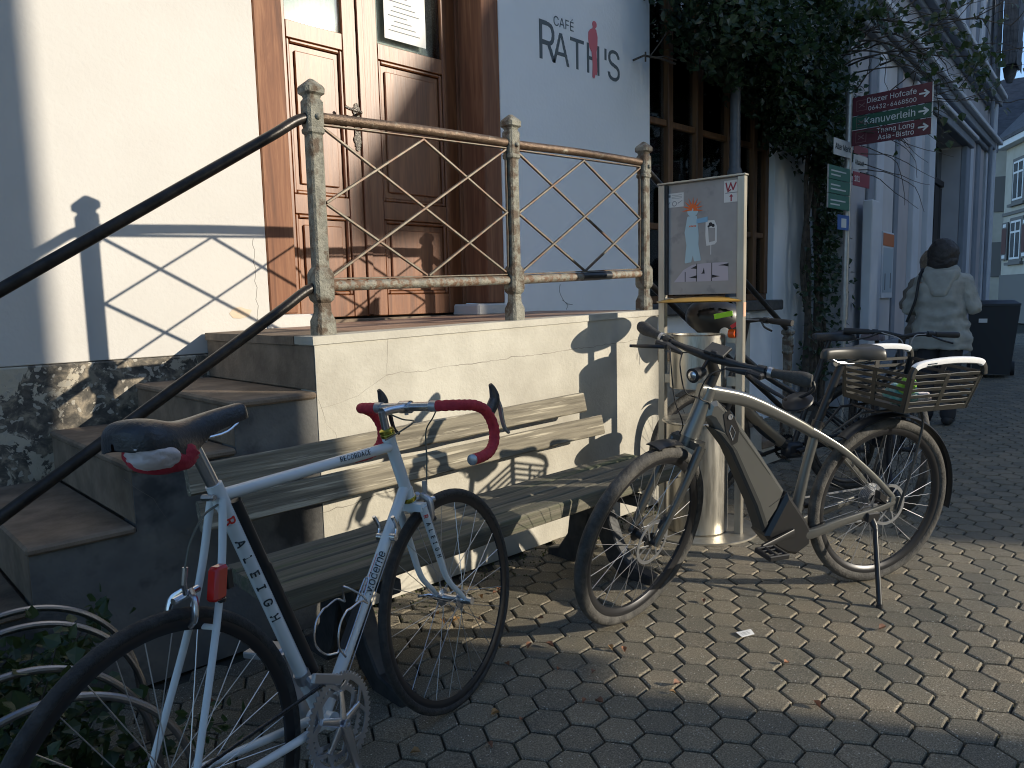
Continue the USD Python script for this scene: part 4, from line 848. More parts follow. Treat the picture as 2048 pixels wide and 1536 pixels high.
obj('pale_patch', blobm(B(.022, .972, -.030), nrm(B.h - B.u * .3), nrm(B.u + B.h * .3), B.l, (.050, .026, .044), 5, .25), CLW, pch, smooth=60)
LEAFXY = [(2.534, 1.737), (2.541, 1.531), (1.967, 1.547), (1.984, 1.506), (1.939, 1.249), (1.876, 1.227), (2.302, 1.062), (2.757, 0.936), (1.734, 2.145), (1.773, 1.776), (1.846, 1.715), (1.703, 2.153), (2.084, 2.247), (2.025, 2.231), (1.961, 2.224), (1.643, 1.757), (1.286, 1.435), (1.424, 1.55), (1.633, 1.402), (1.67, 1.383), (1.114, 1.583), (1.818, 2.094), (1.977, 1.922), (1.734, 2.254), (1.746, 1.596), (1.813, 1.5), (1.997, 2.343), (1.372, 2.153), (1.36, 2.059), (1.267, 2.011), (1.448, 1.478), (0.851, 2.252), (1.277, 2.148), (2.097, 0.869)]
PAPXY = (2.367, 1.269)
# --- the grey electric bicycle (its left side faces the camera)
GRY = plain('satin_grey_frame', (.175, .175, .165), .27, .65); DGRY = plain('tube_shade_grey', (.045, .047, .046), .4, .3)
E = plane(3.246, 1.146, 2.698, .099)
eb = thing('electric_bicycle', 'grey electric bicycle with rear basket standing on its kickstand', 'bicycle', E(.57, 0))
ebase, ea2, ef2 = np.array([1.091, .342]), np.array([-.357, .934]), np.array([.934, .357])
ES = steer(E, ebase, ea2, .436)
RHB, FHB = (0, .36), (1.138, .36)
FR = obj('frame', [ellsweep(spline([E(.915, .890), E(.85, .880), E(.72, .850), E(.584, .793), E(.438, .722), E(.37, .682)], 40), E.l, np.r_[np.linspace(.034, .026, 20), np.linspace(.026, .019, 21)], np.r_[np.linspace(.024, .023, 20), np.linspace(.023, .024, 21)], 16, 2.8)] +
         [ellsweep(spline([E(.40, .703, s * .012), E(.33, .664, s * .022), E(.234, .603, s * .038), E(.095, .492, s * .055), E(-.012, .392, s * .066)], 24), E.l, np.linspace(.0165, .011, 25), np.linspace(.012, .0085, 25), 12, 2.8) for s in (-1, 1)] +
         [ellsweep(spline([E(.42, .275, s * .04), E(.36, .288, s * .05), E(.25, .318, s * .058), E(.10, .348, s * .064), E(-.012, .378, s * .068)], 24), E.l, np.linspace(.024, .012, 25), np.linspace(.014, .009, 25), 12, 3) for s in (-1, 1)] +
         [tube([E(.358, .735), E(.395, .56), E(.432, .34)], [.021, .019, .024], 18)] +
         [obox(E(-.010, .372, s * .070), E.h, E.u, E.l, .026, .030, .005, .002) for s in (-1, 1)] +
         [tube([E(*(ebase + .405 * ea2)), E(*(ebase + .52 * ea2)), E(*(ebase + .60 * ea2))], [.034, .031, .030], 18)], GRY, eb, smooth=40)
dtp = Polygon([(.888, .858), (.852, .861), (.748, .765), (.635, .626), (.515, .473), (.54, .40), (.605, .305), (.657, .425), (.72, .539), (.789, .664), (.875, .785), (.905, .80)])
DTb = obj('down_tube', pill(dtp.buffer(-.002).simplify(.001), E(0, 0), E.h, E.u, -E.l if np.dot(np.cross(E.h, E.u), E.l) < 0 else E.l, .040, .016), GRY, eb, smooth=30)
dup_ = Polygon([(.862, .752), (.789, .666), (.72, .541), (.657, .427), (.607, .312), (.582, .345), (.628, .448), (.69, .56), (.752, .668), (.815, .742)])
obj('tube_shade_strip', pill(dup_.simplify(.001), E(0, 0), E.h, E.u, E.l if np.dot(np.cross(E.h, E.u), E.l) > 0 else -E.l, .0418, .010), DGRY, DTb, smooth=30)  # dark strip paints the shaded lower face of the down tube
mt_ = Polygon([(.515, .471), (.417, .349), (.385, .30), (.382, .235), (.445, .199), (.501, .214), (.553, .243), (.606, .300), (.56, .39)]).buffer(.012).buffer(-.012)
obj('motor', pill(mt_.simplify(.003), E(0, 0), E.h, E.u, E.l if np.dot(np.cross(E.h, E.u), E.l) > 0 else -E.l, .055, .014), BLKM, eb, smooth=30)
obj('battery_seam', [bar(E(.592, .418, .0405), E(.518, .462, .0405), .0012, .002, E.l, .0003), bar(E(.842, .84, .0402), E(.60, .55, .0402), .0012, .002, E.l, .0003)], BLKM, DTb)
dlp = Polygon([(.826, .806), (.810, .816), (.790, .79), (.765, .745), (.768, .70), (.785, .692), (.812, .745)]).buffer(.006)
obj('key_cover', extr(dlp, E(0, 0, .0402), E.h, E.u, np.cross(E.h, E.u), 0, .002) if np.dot(np.cross(E.h, E.u), E.l) > 0 else extr(dlp, E(0, 0, .0402), E.h, E.u, E.l, 0, .002), BLKM, DTb)
obj('key_hole', [lathe(E(.803, .797, .0424), E.l, [(.011, 0), (.011, .002), (.006, .002), (.005, -.001)], 14)] + [tube([E(*a, .0428), E(*b, .0428)], .0016, 5) for a, b in (((.795, .765), (.776, .735)), ((.776, .735), (.785, .705)), ((.785, .705), (.802, .74)), ((.802, .74), (.795, .765)))], ALUD, DTb)
# lettering on the stay
obj('stay_decal', text_on_tube('TURBO', .014, E(.275, .632, .032), E(.10, .497, .054), .0118, E.l * 1 - E.u * .6, .03, bold=True), plain('silver_print', (.5, .5, .5), .3, .5), FR, smooth=False) if False else None
obj('seat_clamp', [tube([E(.362, .712), E(.356, .738)], .0235, 16), tube([E(.35, .722, -.024), E(.35, .722, .024)], .005, 8)], BLKM, eb)
obj('seat_post', [rod(E(.358, .735), E(.272, .962), .0155, 16)], BLKM, eb)
saddle(eb, E, .085, .372, lambda t: 1.028 + .006 * math.exp(-((t - .15) / .2) ** 2) - .020 * max(0, t - .8) * 5 * max(0, t - .8), lambda t: .020 + .056 * (1 - 1 / (1 + math.exp(-(t - .38) / .09))) * (1 - .5 * max(0, .12 - t) / .12), lambda t: .048 - .016 * t, noisy('worn_grey_saddle', (.030, .030, .028), (.05, .049, .045), 20, .36), lab='dusty dark saddle')
obj('saddle_rails', [tube(spline([E(.12, .988, s * .03), E(.18, .968, s * .022), E(.29, .968, s * .02), E(.345, .995, s * .012)], 14), .0035, 8) for s in (-1, 1)] + [tube([E(.25, .968, 0), E(.30, .966, 0)], .013, 10)], ALUD, eb)
# fork
ecr = ebase + .388 * ea2
EF = [hull([ES(ecr[0] + a, ecr[1] + b, w) for a in (-.020, .020) for b in (-.014, .016) for w in (-.062, .062)]), tube([ES(*(ebase + .37 * ea2)), ES(*(ebase + .41 * ea2))], .032, 16)]
for s in (-1, 1): EF.append(ellsweep(spline([ES(ecr[0], ecr[1], s * .060), ES(ecr[0] + .06, ecr[1] - .12, s * .062), ES(ecr[0] + .13, ecr[1] - .25, s * .061), ES(FHB[0], FHB[1] - .01, s * .058)], 20), ES.l, np.linspace(.021, .013, 21), np.linspace(.016, .011, 21), 12, 2.6))
obj('fork', EF, plain('graphite_fork', (.085, .085, .08), .28, .6), eb, smooth=40)
wheel(eb, 'front_wheel', ES, FHB, .36, .0235, .022, RUBG, RIMB, SPK, 28, .032, .022, BLKM, .09, lab='front wheel turned towards the camera, dusty tyre')
wheel(eb, 'rear_wheel', E, RHB, .36, .0235, .022, RUBG, RIMB, SPK, 32, .034, .024, BLKM, .09)
obj('front_mudflap', ring(ES(*FHB), ES.l, .375, [(0, -.030), (.006, -.012), (.006, .012), (0, .030), (-.003, .030), (.003, 0), (-.003, -.030)], 8, rad(-108), rad(-85), ES.h), BLKM, eb)
obj('rear_mudguard', ring(E(*RHB), E.l, .378, [(-.004, -.030), (.004, -.020), (.007, 0), (.004, .020), (-.004, .030), (-.006, .028), (.004, 0), (-.006, -.028)], 36, rad(-190), rad(-52), E.h), BLKM, eb)
sid = E.l
# crank, pedals, chain
cd = nrm(np.array([.756 - .482, .310 - .312])); cd = np.array([1.0, -.06])
BBe = (.482, .305)
for s, nm in ((1, 'crank_arm'), (-1, 'crank_arm')):
    tip = E(BBe[0] + s * .168 * .96, BBe[1] - s * .030, s * .085)
    obj(nm, ellsweep(np.array([E(*BBe, s * .060), E(BBe[0] + s * .08, BBe[1] - s * .012, s * .074), tip]), sid, [.017, .012, .013], [.009, .008, .008], 12, 3), BLKM, eb)
    c = tip + sid * s * .055
    pdl = obj('pedal', [obox(c + E.h * k * .040, E.h, sid, E.u, .006, .046, .010, .003) for k in (-1, 1)] + [obox(c + sid * k * .042, E.h, sid, E.u, .044, .005, .010, .003) for k in (-1, 1)] + [tube([c - sid * s * .058, c + sid * s * .045], .009, 10)] + [obox(c + sid * k * .02, E.h, sid, E.u, .040, .004, .006, .002) for k in (-1, 1)], BLKM, eb)
obj('chainring', chainring(E(*BBe, -.062), -E.l, E.h, .085, 40, 5, .004, .78), BLKM, eb, smooth=False)
obj('chain_run', chain_run(E(BBe[0], BBe[1] + .083, -.060), E(0, .36 + .045, -.050)), ALUD, eb, smooth=False)
obj('chain_run', chain_run(E(BBe[0], BBe[1] - .083, -.060), E(.03, .255, -.050)), ALUD, eb, smooth=False)
obj('sprockets', [ring(E(0, .36, -.046 + .0042 * k), E.l, .058 - .0045 * k, [(-.014, -.001), (0, -.001), (0, .001), (-.014, .001)], 36) for k in range(-1, 6)], ALUD, eb, smooth=False)
obj('derailleur', [obox(E(.02, .275, -.062), nrm(E.u + E.h * .2), E.l, E.h, .045, .006, .012, .003), tube([E(.03, .245, -.066), E(.03, .245, -.056)], .020, 12), tube([E(0, .31, -.075), E(0, .31, -.052)], .016, 12)], BLKM, eb)
obj('brake_caliper', [obox(E(.055, .405, .060), nrm(E.h + E.u * .7), E.l, E.u, .026, .014, .018, .004)], BLKM, eb); obj('brake_caliper', [obox(ES(FHB[0] - .045, FHB[1] + .075, .052), nrm(ES.h * .4 - ES.u), ES.l, ES.h, .028, .014, .016, .004)], BLKM, eb)
kf = np.array([2.974, 1.009, 0]); k0 = E(.105, .318, .074)
obj('kickstand', [tube(spline([k0, k0 + np.array([0, 0, -.03]) + sid * .02, k0 + (kf - k0) * .25 + sid * .012, kf + EZ * .012], 16), [.014] * 5 + [.0105] * 12, 12), obox(k0 + EZ * .012, E.h, E.l, E.u, .030, .012, .020, .004), tube([kf + EZ * .014, kf], [.012, .014], 10)], BLKM, eb)
# handlebar with display, grips, levers, lamp, mirror
hk = ebase + .705 * ea2 + .075 * ef2
def HB(s, w): return ES(hk[0] - .055 * (abs(w) / .36) ** 2, hk[1] + .012 * (abs(w) / .3), w)
hb = obj('handlebar', [tube([HB(1, w) for w in np.linspace(-.355, .355, 25)], np.r_[[.0112] * 9, [.0145, .0158, .0158, .0158, .0158, .0158, .0145], [.0112] * 9], 14), tube([ES(*(ebase + .56 * ea2)), ES(*(ebase + .68 * ea2))], .020, 16), tube([ES(*(ebase + .66 * ea2)), ES(*hk)], [.022, .019], 14)], BLKM, eb, label='black handlebar and stem')
for s in (-1, 1):
    g = obj('grip', ellsweep(np.array([HB(1, s * w) for w in np.linspace(.235, .362, 9)]), -E.u, [.0165, .0165, .017, .0175, .019, .021, .0225, .023, .021], [.0165, .0165, .017, .0185, .021, .024, .026, .026, .021], 16, 2.2), noisy('rubber_grip_%s' % ('a' if s < 0 else 'b'), (.028, .027, .025), (.05, .048, .043), 60, .65, bump=.4, bscale=260), hb, smooth=50)
    obj('grip_ring', tube([HB(1, s * .222), HB(1, s * .236)], .0195, 16), ALUD, g)
    p0 = HB(1, s * .195)
    lv = obj('brake_lever', [tube([HB(1, s * .185), HB(1, s * .212)], .0185, 14), obox(p0 + ES.h * .028 - ES.u * .012, ES.h, ES.l, ES.u, .022, .030, .012, .006), tube(spline([p0 + ES.h * .040 - ES.u * .014 - ES.l * s * .02, p0 + ES.h * .060 - ES.u * .024 + ES.l * s * .03, p0 + ES.h * .058 - ES.u * .040 + ES.l * s * .09, p0 + ES.h * .050 - ES.u * .050 + ES.l * s * .125, p0 + ES.h * .056 - ES.u * .052 + ES.l * s * .137], 20), np.linspace(.0085, .0055, 21), 10)], BLKM, hb)
    obj('lever_reservoir', ellsweep(np.array([p0 + ES.h * .03 - ES.u * .01 - ES.l * s * .015, p0 + ES.h * .045 - ES.u * .012 - ES.l * s * .06, p0 + ES.h * .05 - ES.u * .016 - ES.l * s * .10]), ES.u, [.014, .012, .007], [.013, .011, .006], 12), BLKM, hb)
    obj('cable', tube(spline([p0 + ES.h * .05 - ES.u * .016 - ES.l * s * .10, ES(hk[0] + .085, hk[1] - .04, s * .06), ES(hk[0] + .07, hk[1] - .13, s * .03), E(*(ebase + .55 * ea2), s * .034), E(*(ebase + .52 * ea2 + np.array([-.02, 0])), s * .03)], 30), .0026, 6), BLKS, eb)
obj('cable', tube(spline([HB(1, -.17) + ES.h * .02, ES(hk[0] + .09, hk[1] - .03, -.10), ES(hk[0] + .10, hk[1] - .16, -.05), ES(hk[0] + .03, hk[1] - .28, -.04), ES(ecr[0] + .03, ecr[1] - .02, -.05), ES(ecr[0] + .05, ecr[1] - .14, -.058)], 36), .0024, 6), BLKS, eb)
obj('display', [obox(HB(1, .02) + ES.u * .030 - ES.h * .012, nrm(ES.h - ES.u * .5), ES.l, nrm(ES.u + ES.h * .5), .030, .042, .006, .003), obox(HB(1, .02) + ES.u * .014, ES.h, ES.l, ES.u, .014, .012, .016, .003)], BLKM, hb)
hl = hk + np.array([.058, -.050])
obj('head_lamp', [tube([ES(hl[0] - .03, hl[1], .0), ES(hl[0] + .018, hl[1] - .006, .0), ES(hl[0] + .030, hl[1] - .007, .0)], [.018, .026, .027], 18), tube([ES(hl[0] + .0305, hl[1] - .007, 0), ES(hl[0] + .033, hl[1] - .007, 0)], [.022, .018], 18), bar(ES(*hk), ES(hl[0] - .02, hl[1]), .014, .010)], BLKM, eb)
obj('lamp_glass', lathe(ES(hl[0] + .0335, hl[1] - .007, 0), ES.h, [(.017, 0), (.014, .003), (.006, .005)], 16), ALU, eb)
mc = HB(1, .33) - ES.u * .085 - ES.h * .012
obj('mirror', [lathe(mc, nrm(ES.h * .55 + EZ * .95), [(.040, -.010), (.052, .0), (.050, .006), (.03, .014), (.01, .017)], 28), tube(spline([HB(1, .365), HB(1, .372) - ES.u * .03, mc + EZ * .012], 10), .006, 8)], BLKM, hb)
# rack and basket
obj('rear_rack', [tube(spline([E(-.02, .345, s * .082), E(-.06, .52, s * .088), E(-.10, .70, s * .080), E(-.085, .772, s * .07)], 16), .0055, 8) for s in (-1, 1)] + [tube(spline([E(.20, .772, s * .055), E(-.10, .776, s * .07), E(-.25, .776, s * .06)], 12), .0055, 8) for s in (-1, 1)] + [tube([E(u, .775, -.065), E(u, .775, .065)], .005, 8) for u in (.14, .0, -.14, -.25)] + [tube([E(.20, .772, s * .055), E(.31, .69, s * .03)], .005, 8) for s in (-1, 1)], BLKM, eb)
BLKB = plain('basket_olive_black', (.014, .014, .012), .45)
bk = obj('basket', [hull([E(u, .787 + k, w) for u in (.098, -.212) for w in (-.155, .155) for k in (0, .007)])], BLKB, eb, label='black slatted plastic basket on the rear rack')
def face(u0t, u1t, u0b, u1b, wt, wb, n, thick, side):
    """slatted trapezoid side between bottom v=.79 and top v=.94"""
    out = []; V = lambda f, k: E(u0b + (u0t - u0b) * k + ((u1b + (u1t - u1b) * k) - (u0b + (u0t - u0b) * k)) * f, .79 + .15 * k, wb[0] + (wt[0] - wb[0]) * k + ((wb[1] + (wt[1] - wb[1]) * k) - (wb[0] + (wt[0] - wb[0]) * k)) * f)
    nn = nrm(np.cross(V(1, 0) - V(0, 0), V(0, 1) - V(0, 0)))
    for k in np.linspace(.06, .97, n): out.append(bar(V(0, k), V(1, k), .005, .0135 if k > .1 else .022, upv=nrm(V(0, 1) - V(0, 0)), b=.001))
    for f in (.02, .5, .98): out.append(bar(V(f, 0), V(f, 1), .006, .022, upv=nrm(V(1, 0) - V(0, 0)), b=.001))
    return out
ut0, ut1, ub0, ub1 = .112, -.255, .105, -.215
for nm, a in (('basket_side', (ut0, ut1, ub0, ub1, (.19, .19), (.165, .165))), ('basket_side', (ut0, ut1, ub0, ub1, (-.16, -.16), (-.145, -.145))), ('basket_side', (ut0, ut0, ub0, ub0, (.19, -.16), (.165, -.145))), ('basket_side', (ut1, ut1, ub1, ub1, (.19, -.16), (.165, -.145)))):
    obj(nm, face(a[0], a[1], a[2], a[3], a[4], a[5], 6, .004, 0), BLKB, bk)
for w in (.19, -.16):
    P = spline([E(.114, .93, w), E(.108, .955, w), E(.085, .978, w), E(-.01, .990, w), E(-.12, .992, w), E(-.22, .983, w), E(-.25, .962, w), E(-.257, .93, w)], 42)
    hn = obj('carry_handle', ellsweep(P, E.l, .012, .011, 10, 3), BLKB, bk)
    obj('reflector_band', ellsweep(P[9:-9], E.l, .0132, .0122, 10, 3), plain('white_reflector_%d' % (w > 0), (.80, .80, .80), .35), hn)
    if w > 0:
        obj('band_print', [text('SMART', .0055, E(.055, .9895, .2028), -E.h, nrm(E.u), .0003, True), text('BASKET', .0055, E(.055, .981, .2028), -E.h, nrm(E.u), .0003, True)] if False else [obox(E(.050 - .007 * k, .984 - .007 * j + .0004 * k, .2026), E.h, E.u, E.l, .0024, .0022, .0004, .0002) for k in range(7) for j in range(2)], BLKT, hn, smooth=False)
bg = thing('shopping_bag', 'crumpled green, white and teal bag lying in the rear basket of the grey bicycle', 'bag', E(.0, .80))
obj('bag', blobm(E(.045, .845, .09), E.h, E.l, E.u, (.055, .06, .045), 11, .4), noisy('teal_print', (.06, .30, .28), (.45, .52, .50), 30, .5), bg, smooth=60)
obj('green_flap', blobm(E(.058, .885, .125), E.h, E.l, E.u, (.035, .03, .035), 12, .4), plain('lime_green', (.28, .55, .06), .5), bg, smooth=60)
obj('pale_fold', blobm(E(-.02, .835, .12), E.h, E.l, E.u, (.05, .03, .022), 13, .4), plain('pale_pink_print', (.62, .55, .54), .6), bg, smooth=60)

# ------------------------------------------------------------------ the other bicycles, simpler
def city_bike(name, label, x0, y0, th, lean, fm, R=.345, de=0.0, barw=.31, rise=.10, down='tube', mudg=True, tint=None, saddle_mat=LEATH, sv=.98, steps=False):
    G = plane(x0, y0, th, lean); t = thing(name, label, 'bicycle', G(.53, 0))
    b0 = np.array([1.02, .33]); a = np.array([-.33, .944]); S = steer(G, b0, a, de); rh, fh, bb = (0, R), (1.06, R), (.44, .29)
    h1, h0 = b0 + .62 * a, b0 + .44 * a
    fr = [rod(G(*h1), G(*h0), .023, 14), tube(spline([G(h1[0] - .005, h1[1] - .03), G(.62, .74 if not steps else .56), G(.37, .60 if not steps else .46)], 16), .018, 12), ellsweep(spline([G(h0[0] - .005, h0[1] + .02), G(.68, .46), G(*bb)], 12), G.l, .030, .028, 12, 2.8), rod(G(*bb), G(.27, .80), .017, 14), obox(G(*bb), G.h, G.l, G.u, .06, .045, .05, .02)]
    for s in (-1, 1): fr += [tube([G(*bb, s * .04), G(0, R, s * .062)], [.014, .010], 10), tube([G(.34, .60, s * .015), G(0, R, s * .062)], [.010, .008], 10)]
    obj('frame', fr, fm, t, smooth=40)
    obj('fork', [hull([S(h0[0] + p, h0[1] - .02 + q, w) for p in (-.018, .018) for q in (-.012, .012) for w in (-.055, .055)])] + [tube(spline([S(h0[0], h0[1] - .02, s * .05), S(h0[0] + .06, h0[1] - .18, s * .055), S(*fh, s * .055)], 12), .014, 10) for s in (-1, 1)], BLKM, t)
    wheel(t, 'front_wheel', S, fh, R, .022, .022, RUBG, RIMB, SPKB, 24, .03, .02, BLKM, .08); wheel(t, 'rear_wheel', G, rh, R, .022, .022, RUB, RIMB, SPKB, 24, .03, .02, BLKM)
    k = b0 + (.66 + rise) * a + np.array([.03, 0]); H = lambda w: S(k[0] - .05 * (abs(w) / barw) ** 2, k[1] + .02 * min(1, abs(w) / .1), w)
    hb_ = obj('handlebar', [tube([H(w) for w in np.linspace(-barw, barw, 21)], .0125, 12), tube([G(*h1), S(*k)], .019, 12)], BLKM, t)
    for s in (-1, 1):
        obj('grip', tube([H(s * w) for w in np.linspace(barw - .13, barw + .005, 6)], [.016, .0165, .017, .0175, .018, .017], 12), BLKS, hb_)
        q = H(s * (barw - .16)); obj('brake_lever', [tube([H(s * (barw - .175)), H(s * (barw - .145))], .018, 10), tube(spline([q + S.h * .03 - S.u * .01, q + S.h * .05 - S.u * .03 + S.l * s * .05, q + S.h * .05 - S.u * .045 + S.l * s * .11], 10), .006, 8)], BLKM, hb_)
    obj('cable', [tube(spline([H(-.12) + S.h * .02, S(k[0] + .09, k[1] - .02, -.03), S(k[0] + .07, k[1] - .14, .0), G(h1[0] + .03, h1[1] - .02, .02)], 18), .0028, 6), tube(spline([H(.12) + S.h * .02, S(k[0] + .09, k[1] + .0, .03), S(k[0] + .05, k[1] - .16, .02), G(h0[0] + .0, h0[1] + .06, .03)], 18), .0028, 6)], plain('pale_cable_%s' % t.split('/')[-1], (.32, .32, .33), .4), t)
    obj('seat_post', rod(G(.275, .79), G(.215, sv - .03), .0145, 12), BLKM, t)
    saddle(t, G, .06, .335, lambda q: sv + .012 * math.exp(-((q - .1) / .2) ** 2), lambda q: .020 + .062 * (1 - 1 / (1 + math.exp(-(q - .40) / .09))), lambda q: .055 - .02 * q, saddle_mat)
    obj('crank_set', [chainring(G(*bb, -.06), -G.l, G.h, .08, 38), ellsweep(np.array([G(*bb, -.07), G(bb[0] + .16, bb[1] - .05, -.085)]), G.l, .012, .008, 10), ellsweep(np.array([G(*bb, .07), G(bb[0] - .16, bb[1] + .05, .085)]), G.l, .012, .008, 10), obox(G(bb[0] + .16, bb[1] - .05, -.13), G.h, G.l, G.u, .042, .045, .010, .003), obox(G(bb[0] - .16, bb[1] + .05, .13), G.h, G.l, G.u, .042, .045, .010, .003)], BLKM, t)
    MG = [(-.003, -.028), (.006, 0), (-.003, .028), (-.006, .026), (.003, 0), (-.006, -.026)]
    obj('mudguard', ring(G(*rh), G.l, R + .02, MG, 30, rad(-200), rad(-60), G.h), BLKM, t)
    if mudg: obj('mudguard', ring(S(*fh), S.l, R + .02, MG, 20, rad(-160), rad(-60), S.h), BLKM, t)
    obj('luggage_rack', [tube([G(0, R + .02, s * .07), G(-.06, R + .39, s * .06)], .005, 8) for s in (-1, 1)] + [tube([G(.16, R + .39, s * .06), G(-.24, R + .40, s * .06)], .0055, 8) for s in (-1, 1)] + [tube([G(u, R + .395, -.06), G(u, R + .395, .06)], .005, 8) for u in (.15, 0, -.12, -.24)], BLKM, t)
    return t, G, S, H
TANF = plain('tan_grey_frame', (.17, .145, .11), .4, .3); DKF = plain('dark_blue_black_frame', (.02, .024, .03), .35, .2)
b2, G2, S2, H2 = city_bike('bicycle', 'dark electric bicycle with tan down tube standing behind the litter bin', 4.72, 1.80, rad(150), .05, DKF, .35, .12, .31, .14, sv=1.0)
obj('down_tube_cover', ellsweep(spline([G2(.86, .66, 0), G2(.70, .49, 0), G2(.52, .34, 0)], 10), G2.l, .034, .032, 12, 2.8), TANF, b2)
b3, G3, S3, H3 = city_bike('bicycle', 'black bicycle seen end-on between the basket and the person in the grey jacket', 5.35, 1.98, rad(212), .04, DKF, .345, .05, .31, .02, saddle_mat=plain('grey_violet_saddle', (.11, .10, .12), .5), sv=.96)
hel = thing('bicycle_helmet', 'black cycle helmet with lime green patch and red details behind the bin', 'helmet', H2(.12))
HC = np.array([3.775, 2.215, 1.105])
hx, hy_ = nrm(np.array([.62, -.72, -.15])), None
hz = nrm(np.array([-.35, -.45, .80])); hz = nrm(hz - hx * np.dot(hz, hx)); hy_ = np.cross(hz, hx)
s = trimesh.creation.icosphere(subdivisions=4); v = np.asarray(s.vertices); f = np.asarray(s.faces)
keep = (v[f].mean(1)[:, 2] > -.25); vent = np.sin(v[f].mean(1)[:, 1] * 9.0) * (v[f].mean(1)[:, 2] > .2) * (np.abs(v[f].mean(1)[:, 0]) < .75) * (np.abs(np.sin(v[f].mean(1)[:, 0] * 5 + .6)) > .35) > .62
def hshell(sc, mask): 
    vv = HC + v[:, :1] * .165 * sc * hx + v[:, 1:2] * .122 * sc * hy_ + v[:, 2:3] * .122 * sc * hz
    return trimesh.Trimesh(vv, f[mask], process=False)
obj('shell', [hshell(1.0, keep & ~vent)], BLKM, hel, smooth=60); obj('liner', [hshell(.9, v[f].mean(1)[:, 2] > -.3)], plain('helmet_liner', (.03, .025, .025), .8), hel, smooth=60)
def onhel(nm, pts, mt, sc=1.012):
    P = []
    for a, b in pts: d = np.array([math.sin(a) * math.cos(b), -math.cos(a) * math.cos(b), math.sin(b)]); P.append(HC + d[0] * .165 * sc * hx + d[1] * .122 * sc * hy_ + d[2] * .122 * sc * hz)
    P = np.array(P); c = P.mean(0); n = nrm(c - HC); obj(nm, hull(np.vstack([P, P + n * .003])), mt, hel)
vd = nrm(EYE - HC)
def decal(nm, px_, pz_, w, h, rot, mt):
    r = nrm(np.cross(EZ, vd)); u = np.cross(vd, r); c = HC + r * px_ + u * pz_ + vd * .128
    obj(nm, obox(c, r * math.cos(rot) + u * math.sin(rot), -r * math.sin(rot) + u * math.cos(rot), vd, w, h, .002, .001), mt, hel)
decal('lime_patch', .045, .02, .050, .014, .18, plain('lime_sticker', (.35, .80, .03), .4)); decal('red_label', .115, -.028, .036, .010, .6, plain('red_label', (.55, .02, .03), .4))
obj('round_sticker', lathe(HC + nrm(np.cross(EZ, vd)) * .052 - EZ * .075 + vd * .108, vd, [(.026, 0), (.026, .002), (.024, .003)], 20), STK, hel)
obj('red_strap', [tube(spline([HC + nrm(np.cross(EZ, vd)) * -.10 + EZ * .02, HC + nrm(np.cross(EZ, vd)) * -.115 - EZ * .03 + vd * .03, HC + nrm(np.cross(EZ, vd)) * -.08 - EZ * .06 + vd * .06], 10), .006, 8)], plain('dark_red_strap', (.22, .02, .02), .6), hel)

